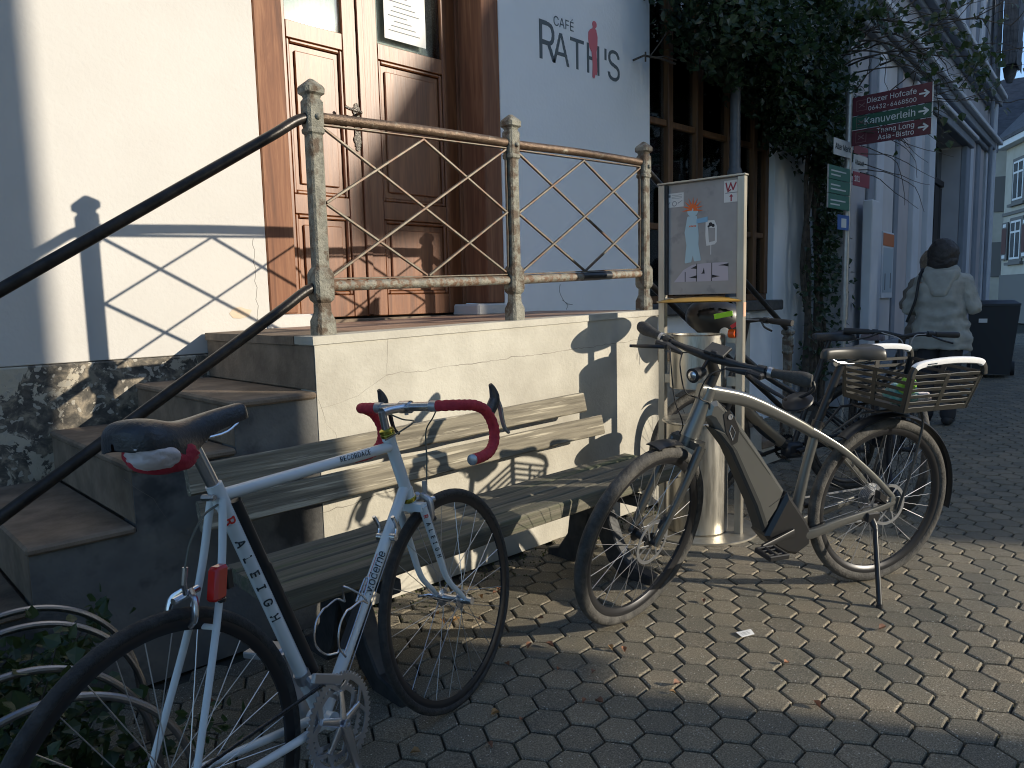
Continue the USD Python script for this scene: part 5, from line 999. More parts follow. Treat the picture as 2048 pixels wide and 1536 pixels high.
# ------------------------------------------------------------------ people
def union(hulls):
    m = hulls[0]
    for h in hulls[1:]: m = m + h
    return m
def capsule(p, q, r0, r1, n=20):
    a = m3.Manifold.sphere(r0, n).translate([float(x) for x in p]); b = m3.Manifold.sphere(r1, n).translate([float(x) for x in q])
    return m3.Manifold.hull(a + b)
def smooth_m(m, edge=.02, it=8):
    m = m.refine_to_length(edge); me = m.to_mesh(); t = trimesh.Trimesh(np.array(me.vert_properties[:, :3]), np.array(me.tri_verts), process=True)
    trimesh.smoothing.filter_taubin(t, .5, .53, it); return t
SKIN = noisy('skin', (.42, .24, .17), (.48, .29, .21), 20, .55); HAIRM = noisy('dark_hair', (.012, .010, .010), (.035, .028, .024), 60, .5, stretch=(4, 4, 1), bump=.5, bscale=60)
def person(label, pos, face, ht, jk, tr, hair, hood=True, bagmat=None):
    k = ht / 1.66; c, s = math.cos(face), math.sin(face); fwd, lft_ = np.array([c, s, 0]), np.array([-s, c, 0]); o = np.array([pos[0], pos[1], 0.0])
    J = lambda f, l, z: o + fwd * f * k + lft_ * l * k + EZ * z * k
    t = thing('person', label, 'person', o)
    sh = {}
    for sd, sg in (('l', 1), ('r', -1)):
        sh[sd] = [J(.0, sg * .160, 1.315), J(-.01, sg * .262, 1.07), J(.19, sg * .20 if sd == 'l' else sg * .245, 1.04 if sd == 'l' else 1.09)]
    B_ = []
    B_ += [capsule(J(.02, 0, 1.53), J(.03, 0, 1.50), .098 * k, .082 * k), capsule(J(.025, 0, 1.565), J(-.01, 0, 1.545), .09 * k, .09 * k), capsule(J(.01, 0, 1.46), J(-.01, 0, 1.34), .056 * k, .07 * k),
           capsule(J(.115, 0, 1.52), J(.10, 0, 1.495), .012 * k, .018 * k), capsule(J(.0, .095, 1.535), J(-.005, .098, 1.505), .014 * k, .012 * k), capsule(J(.0, -.095, 1.535), J(-.005, -.098, 1.505), .014 * k, .012 * k),
           capsule(J(-.01, .10, 1.29), J(-.01, -.10, 1.29), .10 * k, .10 * k), capsule(J(-.01, .06, 1.25), J(0, .07, .95), .115 * k, .12 * k), capsule(J(-.01, -.06, 1.25), J(0, -.07, .95), .115 * k, .12 * k)]
    for sg in (1, -1):
        B_ += [capsule(J(0, sg * .09, .90), J(.015, sg * .09, .47), .088 * k, .058 * k), capsule(J(.015, sg * .09, .47), J(-.02, sg * .09, .09), .058 * k, .04 * k), capsule(J(-.03, sg * .09, .045), J(.13, sg * .10, .03), .04 * k, .028 * k)]
    for sd in 'lr':
        a, b, e = sh[sd]; B_ += [capsule(a, b, .052 * k, .042 * k), capsule(b, e, .042 * k, .03 * k)]
        d = nrm(e - b); side = nrm(np.cross(d, EZ)); upn = np.cross(side, d); pal = e + d * .05 * k
        B_.append(m3.Manifold.hull(capsule(e + side * .018 * k, pal + side * .030 * k, .017 * k, .012 * k) + capsule(e - side * .018 * k, pal - side * .030 * k, .017 * k, .012 * k)))
        for n_, (lx, ln) in enumerate(((-.030, .062), (-.010, .072), (.010, .068), (.029, .052))):
            f0 = pal + side * lx * k; f1 = f0 + (d * .5 * ln - upn * .010) * k; f2 = f1 + (d * .35 * ln - upn * .55 * ln) * k
            B_ += [capsule(f0, f1, .0095 * k, .0085 * k, 10), capsule(f1, f2, .0085 * k, .0075 * k, 10)]
        th0 = e + d * .012 * k - side * .028 * k * (1 if sd == 'r' else -1); B_ += [capsule(th0, th0 + (d * .038 - side * .022 * (1 if sd == 'r' else -1)) * k, .011 * k, .0085 * k, 10)]
    obj('body', smooth_m(union(B_), .022, 6), SKIN, t, smooth=60)
    Jk = [capsule(J(-.015, .10, 1.315), J(-.015, -.10, 1.315), .098 * k, .098 * k), capsule(J(-.02, 0, 1.35), J(-.02, 0, 1.40), .11 * k, .08 * k), m3.Manifold.hull(capsule(J(-.02, .075, 1.26), J(-.02, -.075, 1.26), .122 * k, .122 * k) + capsule(J(.0, .075, .97), J(.0, -.075, .97), .135 * k, .135 * k)),
          m3.Manifold.hull(capsule(J(0, .075, .97), J(0, -.075, .97), .135 * k, .135 * k) + capsule(J(.005, .115, .76), J(.005, -.115, .76), .145 * k, .145 * k))]
    for sd in 'lr':
        a, b, e = sh[sd]; Jk += [capsule(a, b, .076 * k, .060 * k), capsule(b, b + (e - b) * .9, .060 * k, .048 * k)]
    cut = m3.Manifold.cube([3, 3, 1], True).translate([float(o[0]), float(o[1]), float(.695 * k - .5)])
    jm = smooth_m(union(Jk) - cut, .022, 8); v_ = np.asarray(jm.vertices)
    q_ = v_ - o; n_ = meshkit.fbm(q_ * np.array([9, 9, 13]), 3, 4) - .5; n2 = np.sin(q_[:, 2] * 60 + 6 * meshkit.fbm(q_ * 7, 2, 8)) * (meshkit.fbm(q_ * 5, 2, 5) > .52)
    jm.vertices = v_ + np.asarray(jm.vertex_normals) * (n_ * .05 + n2 * .008)[:, None]
    obj('jacket', jm, jk, t, smooth=70)
    if hood:
        hd = smooth_m(union([capsule(J(-.055, .085, 1.405), J(-.055, -.085, 1.405), .06 * k, .06 * k), m3.Manifold.hull(capsule(J(-.085, .10, 1.37), J(-.085, -.10, 1.37), .052 * k, .052 * k) + capsule(J(-.125, .03, 1.21), J(-.125, -.03, 1.21), .04 * k, .04 * k)), capsule(J(-.02, .10, 1.40), J(.05, .07, 1.36), .045 * k, .035 * k), capsule(J(-.02, -.10, 1.40), J(.05, -.07, 1.36), .045 * k, .035 * k)]), .018, 6)
        obj('hood', hd, jk, t, smooth=70)
    obj('hem', ring(J(.005, 0, .705), EZ, .0, [(0, 0), (.01, 0), (.01, .01)], 8), jk, t) if False else None
    Tr = []
    for sg in (1, -1): Tr += [capsule(J(0, sg * .09, .88), J(.015, sg * .09, .47), .112 * k, .082 * k), capsule(J(.015, sg * .09, .47), J(-.015, sg * .09, .10), .082 * k, .066 * k)]
    obj('trousers', smooth_m(union(Tr), .025, 6), tr, t, smooth=60)
    for sg in (1, -1): obj('shoe', smooth_m(union([capsule(J(-.04, sg * .09, .05), J(.02, sg * .09, .06), .048 * k, .05 * k), capsule(J(.0, sg * .09, .045), J(.15, sg * .10, .035), .046 * k, .034 * k)]), .018, 4), BLKS, t)
    hm = smooth_m(union([capsule(J(-.012, 0, 1.565), J(-.02, 0, 1.53), .130 * k, .126 * k), capsule(J(-.045, .035, 1.485), J(-.045, -.035, 1.485), .088 * k, .088 * k), capsule(J(.04, 0, 1.61), J(-.02, 0, 1.595), .09 * k, .11 * k)]) - m3.Manifold.cube([.3, .6, .3], True).rotate([0, 0, math.degrees(face)]).translate([float(x) for x in J(.225, 0, 1.44)]), .014, 4)
    v_ = np.asarray(hm.vertices); hm.vertices = v_ + np.asarray(hm.vertex_normals) * ((meshkit.fbm((v_ - o) * 34, 3, 2) - .5) * .018)[:, None]
    obj('hair', hm, hair, t, smooth=60)
    for sg in (1, -1): obj('eye', trimesh.creation.icosphere(subdivisions=2, radius=.011 * k).apply_translation(J(.105, sg * .033, 1.545)), plain('eye_%s_%d' % (t.split('/')[-1], sg > 0), (.5, .5, .5), .3), t)
    obj('mouth', capsule(J(.112, .020, 1.462), J(.112, -.020, 1.462), .006 * k, .006 * k, 10), plain('lips_' + t.split('/')[-1], (.35, .12, .10), .5), t)
    if bagmat:
        obj('strap', tube(spline([J(.06, .14, 1.20), J(.0, .155, 1.425), J(-.12, .17, 1.33), J(-.165, .185, 1.15), J(-.10, .26, .95)], 26), .012, 8), bagmat, t)
    return t
GJ = noisy('pale_grey_jacket', (.30, .30, .27), (.38, .38, .34), 9, .8, bump=.35, bscale=22); NAV = plain('dark_trousers', (.025, .025, .03), .8)
person('person in a pale grey hooded jacket seen from behind, dark short hair, dark shoulder strap', (7.55, 2.12), rad(8), 1.66, GJ, NAV, HAIRM, True, plain('black_bag', (.02, .02, .02), .6))
person('person in a fawn brown jacket half hidden behind the one in grey', (9.4, 2.75), rad(25), 1.66, noisy('fawn_jacket', (.16, .13, .10), (.22, .185, .145), 8, .85, bump=.3, bscale=22), plain('brown_trousers', (.06, .05, .04), .8), noisy('light_brown_hair', (.12, .08, .05), (.22, .16, .10), 40, .5), True, None)
# ------------------------------------------------------------------ the painted house next door
RBm = [noisy('lilac_grey_render', (.36, .35, .36), (.42, .41, .42), 2, .9, bump=.15, bscale=40), noisy('pale_panel_render', (.52, .50, .49), (.58, .56, .55), 2, .9, bump=.12, bscale=40), noisy('blue_grey_trim', (.20, .22, .25), (.25, .27, .30), 3, .8, bump=.1, bscale=40), noisy('white_trim', (.55, .56, .58), (.62, .63, .65), 3, .7), noisy('pinkish_render', (.44, .40, .39), (.50, .46, .45), 2, .9)]
GATE = wood_mat('dark_gate_wood', (.012, .010, .010), (.022, .018, .017), (.035, .028, .026), .6)
S0 = np.array([8.06, 3.19, 0]); Tn = nrm([10.44, 1.21, 0]); Nn = np.array([Tn[1], -Tn[0], 0])
rbh = thing('painted_house', 'grey and white painted house next to the ivy with mouldings and a tall dark gate', 'house', S0)
def fb(t0, t1, z0, z1, o0, o1, mt, nm='wall', b=.004, par=None, lb=None):
    c = S0 + Tn * (t0 + t1) / 2 + EZ * (z0 + z1) / 2 + Nn * (o0 + o1) / 2
    return obj(nm, obox(c, Tn, Nn, EZ, abs(t1 - t0) / 2, abs(o1 - o0) / 2, (z1 - z0) / 2, b), mt, par or rbh, label=lb)
HT = 9.2
fb(0, 4.15, .0, HT, -.4, 0, RBm[0]); fb(6.96, 10.5, 0, HT, -.4, 0, RBm[0]); fb(4.152, 6.958, 3.72, HT, -.4, 0, RBm[0])
fb(.05, 4.1, 0, .62, .002, .05, RBm[2], 'plinth'); fb(7.0, 10.48, 0, .62, .002, .05, RBm[2], 'plinth')
for t0, t1, m_, o in ((.98, 1.30, 3, .05), (1.34, 1.98, 1, .012), (2.0, 2.2, 2, .03), (2.22, 2.85, 4, .012), (2.88, 3.28, 3, .07), (3.32, 3.62, 1, .04), (7.55, 7.95, 3, .06), (8.0, 8.45, 4, .02), (8.5, 8.9, 2, .05), (9.0, 9.5, 4, .03), (9.6, 9.95, 3, .06)):
    fb(t0, t1, .622, 3.98, .001, o, RBm[m_], 'pilaster', .008)
fb(.70, .96, .622, 3.98, .001, .03, RBm[2], 'pilaster', .008)
wb = fb(.38, .68, 0.0, 2.22, .06, .16, RBm[3], 'meter_box', .01, None, 'narrow white box standing at the facade')
for z0, z1, o0, o1, m_ in ((3.98, 4.06, .0, .10, 2), (4.062, 4.20, 0, .16, 2), (4.202, 4.28, 0, .24, 3), (4.90, 4.98, 0, .10, 2), (4.982, 5.12, 0, .20, 2), (5.122, 5.20, 0, .28, 3)):
    fb(.0, 10.5, z0, z1, o0 + .002, o1, RBm[m_], 'cornice', .012)
for k in range(9):
    t0 = .5 + k * 1.12; fb(t0, t0 + .40, 5.202, 8.6, .001, .05, RBm[3 if k % 2 else 1], 'pilaster', .008); fb(t0 + .5, t0 + 1.0, 5.35, 8.2, .001, .012, RBm[2], 'window_recess', .004)
# tall gate
fb(3.75, 4.15, .0, 3.72, .001, .09, RBm[3], 'gate_surround', .01); fb(6.96, 7.4, .0, 3.72, .001, .09, RBm[2], 'gate_surround', .01); fb(3.75, 7.4, 3.722, 3.86, .001, .14, RBm[2], 'gate_lintel', .012); fb(3.70, 7.45, 3.862, 3.93, .001, .20, RBm[3], 'gate_lintel', .012)
gt = fb(4.152, 6.958, 0, 3.70, -.36, -.30, GATE, 'gate')
for k in range(12):
    t0 = 4.16 + k * .2333; fb(t0, t0 + .222, .06, 3.02, -.298, -.27 + (.012 if k % 3 == 0 else 0), GATE, 'board', .006, gt)
fb(4.16, 6.95, 3.04, 3.14, -.298, -.24, GATE, 'rail', .006, gt)
for k in range(6): fb(4.2 + k * .46, 4.2 + k * .46 + .40, 3.16, 3.64, -.298, -.285, plain('gate_glass_%d' % k, (.02, .025, .03), .08), 'pane', .004, gt)
nb = fb(1.38, 1.94, 1.15, 1.95, .012, .045, RBm[3], 'notice_board', .006); fb(1.39, 1.93, 1.78, 1.93, .046, .05, plain('orange_strip', (.50, .15, .05), .6), 'header_strip', .001, nb); fb(1.42, 1.90, 1.22, 1.76, .046, .049, plain('bluish_poster', (.36, .42, .46), .6), 'poster', .001, nb)
fb(1.50, 1.54, 1.25, 1.45, .0495, .051, INK, 'poster_print', .0005, nb); fb(1.78, 1.82, 1.27, 1.46, .0495, .051, INK, 'poster_print', .0005, nb)
obj('downpipe', tube([S0 + Tn * 10.1 + Nn * .12 + EZ * z for z in (0, 4.0, 5.6, 8.8)], .05, 12), RBm[3], rbh); obj('downpipe', tube([S0 + Tn * 9.55 + Nn * .13 + EZ * z for z in (0, 4.0, 5.6, 8.8)], .035, 10), RBm[2], rbh)
SLATE = noisy('grey_slate', (.045, .05, .055), (.085, .09, .10), 9, .7, bump=.4, bscale=14)
orl = fb(9.35, 10.35, 5.62, HT, .26, .50, SLATE, 'slate_bay', .03)
sc_ = [obox(S0 + Tn * (9.36 + .14 + .24 * i + .12 * (j % 2)) + Nn * .504 + EZ * (5.66 + .2 * j), Tn, Nn, EZ, .114, .004, .11, .003) for j in range(17) for i in range(4 - (j % 2))] + [obox(S0 + Tn * 9.346 + Nn * (.30 + .055 * i) + EZ * (5.66 + .2 * j), Tn, Nn, EZ, .004, .026, .11, .003) for j in range(17) for i in range(4)]
for q_ in sc_[:90]: obj('slate', q_, SLATE, orl, smooth=False)
obj('slates', sc_[90:], SLATE, orl, smooth=False, kind='stuff')
obj('bay_foot', lathe(S0 + Tn * 9.85 + Nn * .36 + EZ * 5.3, EZ, [(.05, 0), (.10, .12), (.13, .3)], 16), SLATE, rbh)
lmp = thing('wall_lamp', 'thin curled iron bracket at the corner of the painted house against the sky', 'bracket', S0 + Tn * 10.35 + Nn * .50)
q0 = S0 + Tn * 10.35 + Nn * .50 + EZ * 6.05
obj('arm', tube(spline([q0, q0 + Nn * .35 + EZ * .12, q0 + Nn * .62 + EZ * .22, q0 + Nn * .75 + EZ * .17, q0 + Nn * .72 + EZ * .10], 20), .012, 8), CAST, lmp); obj('brace', tube(spline([q0 + Nn * .10 - EZ * .02, q0 + Nn * .4 - EZ * .0, q0 + Nn * .62 + EZ * .2], 12), .008, 6), CAST, lmp)

# ------------------------------------------------------------------ far houses at the bend
FW = noisy('far_cream_render', (.36, .34, .29), (.43, .41, .36), 1.5, .9); FT = plain('far_grey_trim', (.13, .125, .12), .8); FROOF = noisy('far_slate_roof', (.035, .036, .042), (.07, .07, .08), 4, .75, stretch=(1, 1, 3), bump=.4, bscale=10)
SHUT = plain('dark_red_shutter', (.075, .03, .028), .7); FWIN = plain('white_window_frame', (.62, .63, .64), .5); FGL = plain('far_window_glass', (.03, .035, .04), .1); FCH = noisy('sun_yellow_brick', (.42, .36, .24), (.52, .46, .32), 6, .9)  # sunlight yellow is put into the chimney brick colour
C0 = np.array([32.73, 7.23, 0]); Fd = nrm([-.857, -.515, 0]); Fn = np.array([Fd[1], -Fd[0], 0]); Fn = Fn if np.dot(Fn, -C0) > 0 else -Fn
fh = thing('far_house', 'cream house with shutters and dark slate roof at the end of the street', 'house', C0)
def ff(s0, s1, z0, z1, o0, o1, mt, nm, par=None, b=.01): return obj(nm, obox(C0 + Fd * (s0 + s1) / 2 + EZ * (z0 + z1) / 2 + Fn * (o0 + o1) / 2, Fd, Fn, EZ, abs(s1 - s0) / 2, abs(o1 - o0) / 2, (z1 - z0) / 2, b), mt, par or fh)
ff(0, 9, 0, 6.3, -6, 0, FW, 'wall'); ff(0, 9, 0, 1.72, .002, .05, FT, 'plinth'); ff(0, 9, 3.86, 3.98, .002, .06, FT, 'band'); ff(-.2, 9.2, 6.302, 6.5, -6.2, .35, FWIN, 'eave')
rfp = [C0 + Fd * s + v for s in (-.3, 9.3) for v in (Fn * .4 + EZ * 6.5, Fn * .4 + EZ * 6.62, Fn * -2.9 + EZ * 10.1, Fn * -2.9 + EZ * 9.98)]; rf = obj('roof', [hull(rfp), hull([C0 + Fd * s + v for s in (-.3, 9.3) for v in (Fn * -6.2 + EZ * 6.5, Fn * -6.2 + EZ * 6.62, Fn * -2.9 + EZ * 10.1, Fn * -2.9 + EZ * 9.98)])], FROOF, fh, smooth=False)
obj('gable', hull([C0 + Fd * s + v for s in (0, .2) for v in (EZ * 6.5 - Fn * .2, EZ * 6.5 - Fn * 5.8, EZ * 9.9 - Fn * 2.9)]), FW, fh, smooth=False)
ch = obj('chimney', [obox(C0 + Fd * .9 - Fn * 2.2 + EZ * 9.7, Fd, Fn, EZ, .35, .3, 1.1, .02), obox(C0 + Fd * .9 - Fn * 2.2 + EZ * 10.82, Fd, Fn, EZ, .42, .37, .06, .02), tube([C0 + Fd * .9 - Fn * 2.2 + EZ * 10.8, C0 + Fd * .9 - Fn * 2.2 + EZ * 11.15], .12, 12)], FCH, rf)
for zc, hh, sh_ in ((5.02, .68, False), (2.94, .68, True)):
    for s_ in (1.35, 3.4, 5.6, 7.7):
        w_ = ff(s_ - .58, s_ + .58, zc - hh - .10, zc + hh + .12, .002, .05, FT, 'window_surround'); ff(s_ - .7, s_ + .7, zc - hh - .20, zc - hh - .102, .0, .14, FT, 'sill', w_)
        ff(s_ - .45, s_ + .45, zc - hh, zc + hh, .052, .07, FWIN, 'frame', w_)
        for a in (-1, 1):
            ff(s_ + a * .22 - .17, s_ + a * .22 + .17, zc - hh + .07, zc + .25, .071, .076, FGL, 'pane', w_, .002); ff(s_ + a * .22 - .17, s_ + a * .22 + .17, zc + .32, zc + hh - .07, .071, .076, FGL, 'pane', w_, .002)
        if sh_:
            for a in (-1, 1):
                q = ff(s_ + a * .90 - .27, s_ + a * .90 + .27, zc - hh, zc + hh, .052, .10, FT, 'shutter', w_); ff(s_ + a * .90 - .21, s_ + a * .90 + .21, zc - hh + .22, zc + hh - .22, .101, .115, SHUT, 'shutter_panel', w_)
                for e in (-1, 1): ff(s_ + a * .9 - .14, s_ + a * .9 + .14, zc + e * (hh - .12) - .06, zc + e * (hh - .12) + .06, .101, .112, FWIN, 'shutter_field', w_)
f2_ = thing('far_house', 'narrow pale house with dark roof squeezed behind the painted house', 'house', (36.5, 10.3, 0))
obj('wall', obox([37.5, 10.2, 3.5], nrm([.23, -.97, 0]), nrm([-.97, -.23, 0]), EZ, 3.2, 2.5, 3.5, .02), FW, f2_); dn_, dt_ = nrm([-.97, -.23, 0]), nrm([.23, -.97, 0]); cc_ = np.array([37.5, 10.2, 0])
obj('roof', [hull([cc_ + dt_ * s + v for s in (-3.4, 3.4) for v in (dn_ * e * 2.8 + EZ * 6.9, dn_ * e * 2.8 + EZ * 7.05, EZ * 10.0, EZ * 9.85)]) for e in (-1, 1)], FROOF, f2_, smooth=False)
for s_ in (-1.5, .4, 1.9):
    for z_ in (2.4, 5.0): obj('window', obox(cc_ + dt_ * s_ + dn_ * 2.52 + EZ * z_, dt_, dn_, EZ, .42, .03, .7, .01), FT, f2_)

# ------------------------------------------------------------------ wheelie bin
wh = thing('wheelie_bin', 'dark grey plastic wheelie bin by the house wall beyond the person in grey', 'wheelie bin', (12.15, 2.75, 0))
BINP = plain('dark_bin_plastic', (.022, .024, .028), .45); bx, by = nrm([.97, .24, 0]), nrm([-.24, .97, 0]); bo = np.array([12.15, 2.75, 0])
obj('body', hull([bo + bx * s * a + by * t * b + EZ * z for s in (-1, 1) for t in (-1, 1) for a, b, z in ((.27, .22, .06), (.345, .285, .95), (.36, .30, .96), (.36, .30, 1.0))]), BINP, wh)
obj('lid', hull([bo + bx * s * .38 + by * t * .305 + EZ * z for s in (-1, 1) for t in (-1, 1) for z in (1.002, 1.03)] + [bo + bx * s * .30 + by * t * .23 + EZ * 1.075 for s in (-1, 1) for t in (-1, 1)]), BINP, wh)
obj('lid_handle', tube([bo + bx * .40 + by * t * .25 + EZ * 1.02 for t in (-1, 1)], .018, 10), BINP, wh)
for t in (-1, 1): obj('wheel', tube([bo + bx * .27 + by * t * .24 + EZ * .10, bo + bx * .27 + by * t * .29 + EZ * .10], .10, 20), BLKS, wh)
obj('label_plate', obox(bo - bx * .352 + by * .12 + EZ * .80, by, bx, EZ, .05, .003, .028, .001), STK, wh)

# ------------------------------------------------------------------ sign post
POLE = noisy('galvanised_pole', (.34, .34, .33), (.42, .42, .41), 20, .4, metal=.8); MAR = plain('maroon_sign', (.085, .012, .022), .4); GRN = plain('green_sign', (.010, .070, .042), .4); GRN2 = plain('mid_green_sign', (.03, .14, .10), .4); SWH = plain('white_sign', (.58, .60, .60), .45); SRED = plain('red_sign', (.26, .03, .05), .45); SBL = plain('blue_sign', (.03, .10, .32), .45)
sp_ = thing('sign_post', 'metal pole with maroon, green and white direction signs beside the ivy', 'sign post', (7.0, 2.77, 0))
obj('pole', [tube([(7.0, 2.77, 1.12), (7.0, 2.77, 3.02)], .030, 16), tube([(7.0, 2.77, 0), (7.0, 2.77, 1.12)], .019, 14)], POLE, sp_); obj('sleeve', tube([(7.0, 2.77, .98), (7.0, 2.77, 1.22)], .034, 16), POLE, sp_)
mY = np.array([0, -1.0, 0])
arrow = unary_union([sbox(0, -.007, .072, .007), affinity.rotate(sbox(.030, -.007, .078, .007), -40, origin=(.074, 0)), affinity.rotate(sbox(.030, -.007, .078, .007), 40, origin=(.074, 0))])
def plank(z0, z1, mt, lines_, lb):
    p = obj('direction_sign', cbox(6.985, 2.095, z0, 6.999, 2.74, z1, .002), mt, sp_, label=lb)
    for s_, h_, zz, yr in lines_: obj('sign_text', text(s_, h_, (6.9835, yr, zz), mY, EZ, .0008, False, .95, 1.0), SWH, p, smooth=False)
    obj('arrow', extr(arrow, (6.9835, 2.195, (z0 + z1) / 2), mY, EZ, -EX, 0, .0008), SWH, p, smooth=False)
    obj('pictogram', extr(unary_union([affinity.rotate(sbox(-.03, -.003, .03, .003), a) for a in (35, -35)] + [sbox(-.045, -.045, .045, .045).difference(sbox(-.042, -.042, .042, .042))]), (6.9835, 2.66, (z0 + z1) / 2), mY, EZ, -EX, 0, .0006), plain('sign_line_%d' % int(z0 * 1000), (.20, .12, .12), .5), p, smooth=False)
    obj('edge_strip', cbox(6.983, 2.088, z0, 7.001, 2.0945, z1, .001), SWH, p)
plank(2.795, 2.955, MAR, (('Diezer Hofcafe', .044, 2.885, 2.215), ('06432-6468500', .036, 2.820, 2.215)), 'maroon direction sign for the courtyard cafe')
plank(2.675, 2.788, GRN, (('Kanuverleih', .058, 2.704, 2.22),), 'green direction sign for boat hire')
plank(2.535, 2.668, MAR, (('Thang Long', .042, 2.613, 2.225), ('Asia-Bistro', .042, 2.555, 2.225)), 'maroon direction sign for the bistro')
def plate(nm, x0, x1, z0, z1, mt, lab, tx=(), y=2.735, tm=None):
    p = obj(nm, cbox(x0, y, z0, x1, y + .006, z1, .001), mt, sp_, label=lab)
    for s_, h_, xx, zz in tx: obj('sign_text', text(s_, h_, (xx, y - .0008, zz), EX, EZ, .0006, True), tm or BLKT, p, smooth=False)
    return p
plate('street_sign', 6.60, 6.965, 2.425, 2.565, SWH, 'white street name plate', (('Alter Markt', .048, 6.62, 2.475),))
p = plate('street_sign', 7.035, 7.36, 2.345, 2.475, SWH, 'second white street name plate', (('Altstadt', .042, 7.06, 2.39),))
plate('small_sign', 7.035, 7.36, 2.485, 2.56, SRED, 'small red plate', (('Info', .03, 7.06, 2.51),), tm=SWH) if False else plate('small_sign', 7.035, 7.36, 2.485, 2.56, SRED, 'small red plate')
plate('small_sign', 7.035, 7.42, 2.20, 2.325, SRED, 'red plate with white arrow', (('101', .05, 7.05, 2.24),), tm=SWH)
for k, (z0, z1) in enumerate(((2.215, 2.33), (2.095, 2.21), (1.965, 2.09))):
    g = plate('green_sign', 6.50, 6.965, z0, z1, GRN2, 'green plate with small white lines')
    obj('print', [cbox(6.55, 2.7335, z0 + .03 + .035 * j, 6.75 + .12 * ((k + j) % 2), 2.7348, z0 + .042 + .035 * j, .0003) for j in range(2)], SWH, g, smooth=False); obj('edge_strip', cbox(6.49, 2.732, z0, 6.4995, 2.743, z1, .001), POLE, g)
bl = plate('blue_sign', 6.72, 6.965, 1.79, 1.92, SBL, 'small blue and white plate'); obj('print', cbox(6.79, 2.7335, 1.81, 6.90, 2.7348, 1.89, .0003), SWH, bl, smooth=False)
obj('clamp', [tube([(7.0, 2.77, z - .012), (7.0, 2.77, z + .012)], .034, 14) for z in (2.02, 2.15, 2.36, 2.50, 2.70, 2.90, 1.85)], POLE, sp_)

# ------------------------------------------------------------------ ivy and climber
def leafmat(name, c1, c2):
    return usdkit.material(stage, LK + name, {'g': ('geometry', {}), 'r': ('rgb_ramp', {'ramp': [(0, c1), (1, c2)]}), 'p': ('principled_bsdf', {'roughness': .42}), 't': ('translucent_bsdf', {'color': tuple(x * 1.6 for x in c2)}), 'm': ('mix_closure', {'fac': .22})},
                           [('g.random_per_island', 'r.fac'), ('r.color', 'p.base_color'), ('p.BSDF', 'm.closure1'), ('t.BSDF', 'm.closure2')], surface='m.closure')
IVY = leafmat('ivy_leaf', (.016, .036, .015), (.045, .08, .03)); IVY2 = leafmat('climber_leaf', (.022, .045, .014), (.06, .095, .03)); TWIG = noisy('vine_bark', (.035, .028, .022), (.09, .075, .06), 20, .9, bump=.5, bscale=60)
LS = np.array([(0, 0, 0), (.42, .30, .05), (.30, .62, .02), (0, 1.0, -.10), (-.30, .62, .02), (-.42, .30, .05), (0, .45, -.06)])
LF = np.array([(0, 1, 6), (1, 2, 6), (2, 3, 6), (3, 4, 6), (4, 5, 6), (5, 0, 6)])
def leaves(C, size, out, spread=.8, droop=.45):
    n = len(C); d = rng.normal(0, spread, (n, 3)) + np.asarray(out) - EZ * droop; d /= np.linalg.norm(d, axis=1, keepdims=True)
    nr = rng.normal(0, .6, (n, 3)) + np.asarray(out) * .8 + EZ * .5; nr -= d * (nr * d).sum(1, keepdims=True); nr /= np.linalg.norm(nr, axis=1, keepdims=True) + 1e-9; sd = np.cross(d, nr)
    s = size * rng.uniform(.6, 1.25, n)
    V = C[:, None] + s[:, None, None] * (LS[None, :, :1] * sd[:, None] + LS[None, :, 1:2] * d[:, None] + LS[None, :, 2:] * nr[:, None])
    F = LF[None] + (np.arange(n) * 7)[:, None, None]
    return trimesh.Trimesh(V.reshape(-1, 3), F.reshape(-1, 3), process=False)
def clump(c, r, n):
    v = rng.normal(0, 1, (n, 3)); v /= np.linalg.norm(v, axis=1, keepdims=True); return np.asarray(c) + v * (rng.uniform(.2, 1, (n, 1)) ** .5) * np.asarray(r)
def twig(p, d, L, r, wob=.35, seg=8, sag=.0):
    P = [np.asarray(p, float)]; d = nrm(d)
    for k in range(seg):
        d = nrm(d + rng.normal(0, wob, 3) * .5 - EZ * sag); P.append(P[-1] + d * L / seg)
    return np.array(P), tube(np.array(P), np.linspace(r, r * .35, seg + 1), 5)
iv = thing('ivy', 'dark ivy covering the pier between cafe windows and painted house and hanging over the windows', 'climbing plant', (7.75, 3.3, 0))
tr = []
for k in range(7):
    x0 = 7.45 + .11 * k; tr.append(tube(spline([(x0, 3.36 + .03 * (k % 2), 0), (x0 + rng.normal(0, .05), 3.34, .7), (x0 + rng.normal(0, .08), 3.38, 1.5), (x0 + rng.normal(0, .1), 3.36, 2.4), (x0 + rng.normal(0, .15), 3.30, 3.3)], 20), np.linspace(.042 - .003 * k, .018, 21), 8))
obj('trunk', tr, TWIG, iv, smooth=60)
CL = []
for z in np.arange(.35, 4.4, .14):
    w_ = .32 + .14 * math.sin(z * 2.3) + (.20 if z > 2.3 else 0)
    n_ = int(95 * (1 if z > 1.1 else .55)); c = np.c_[rng.normal(7.80, w_ * .62, n_), rng.uniform(3.16, 3.42, n_), rng.uniform(z, z + .16, n_)]; c = c[(c[:, 0] > 7.34) & (c[:, 0] < 8.6)]; CL.append(c)
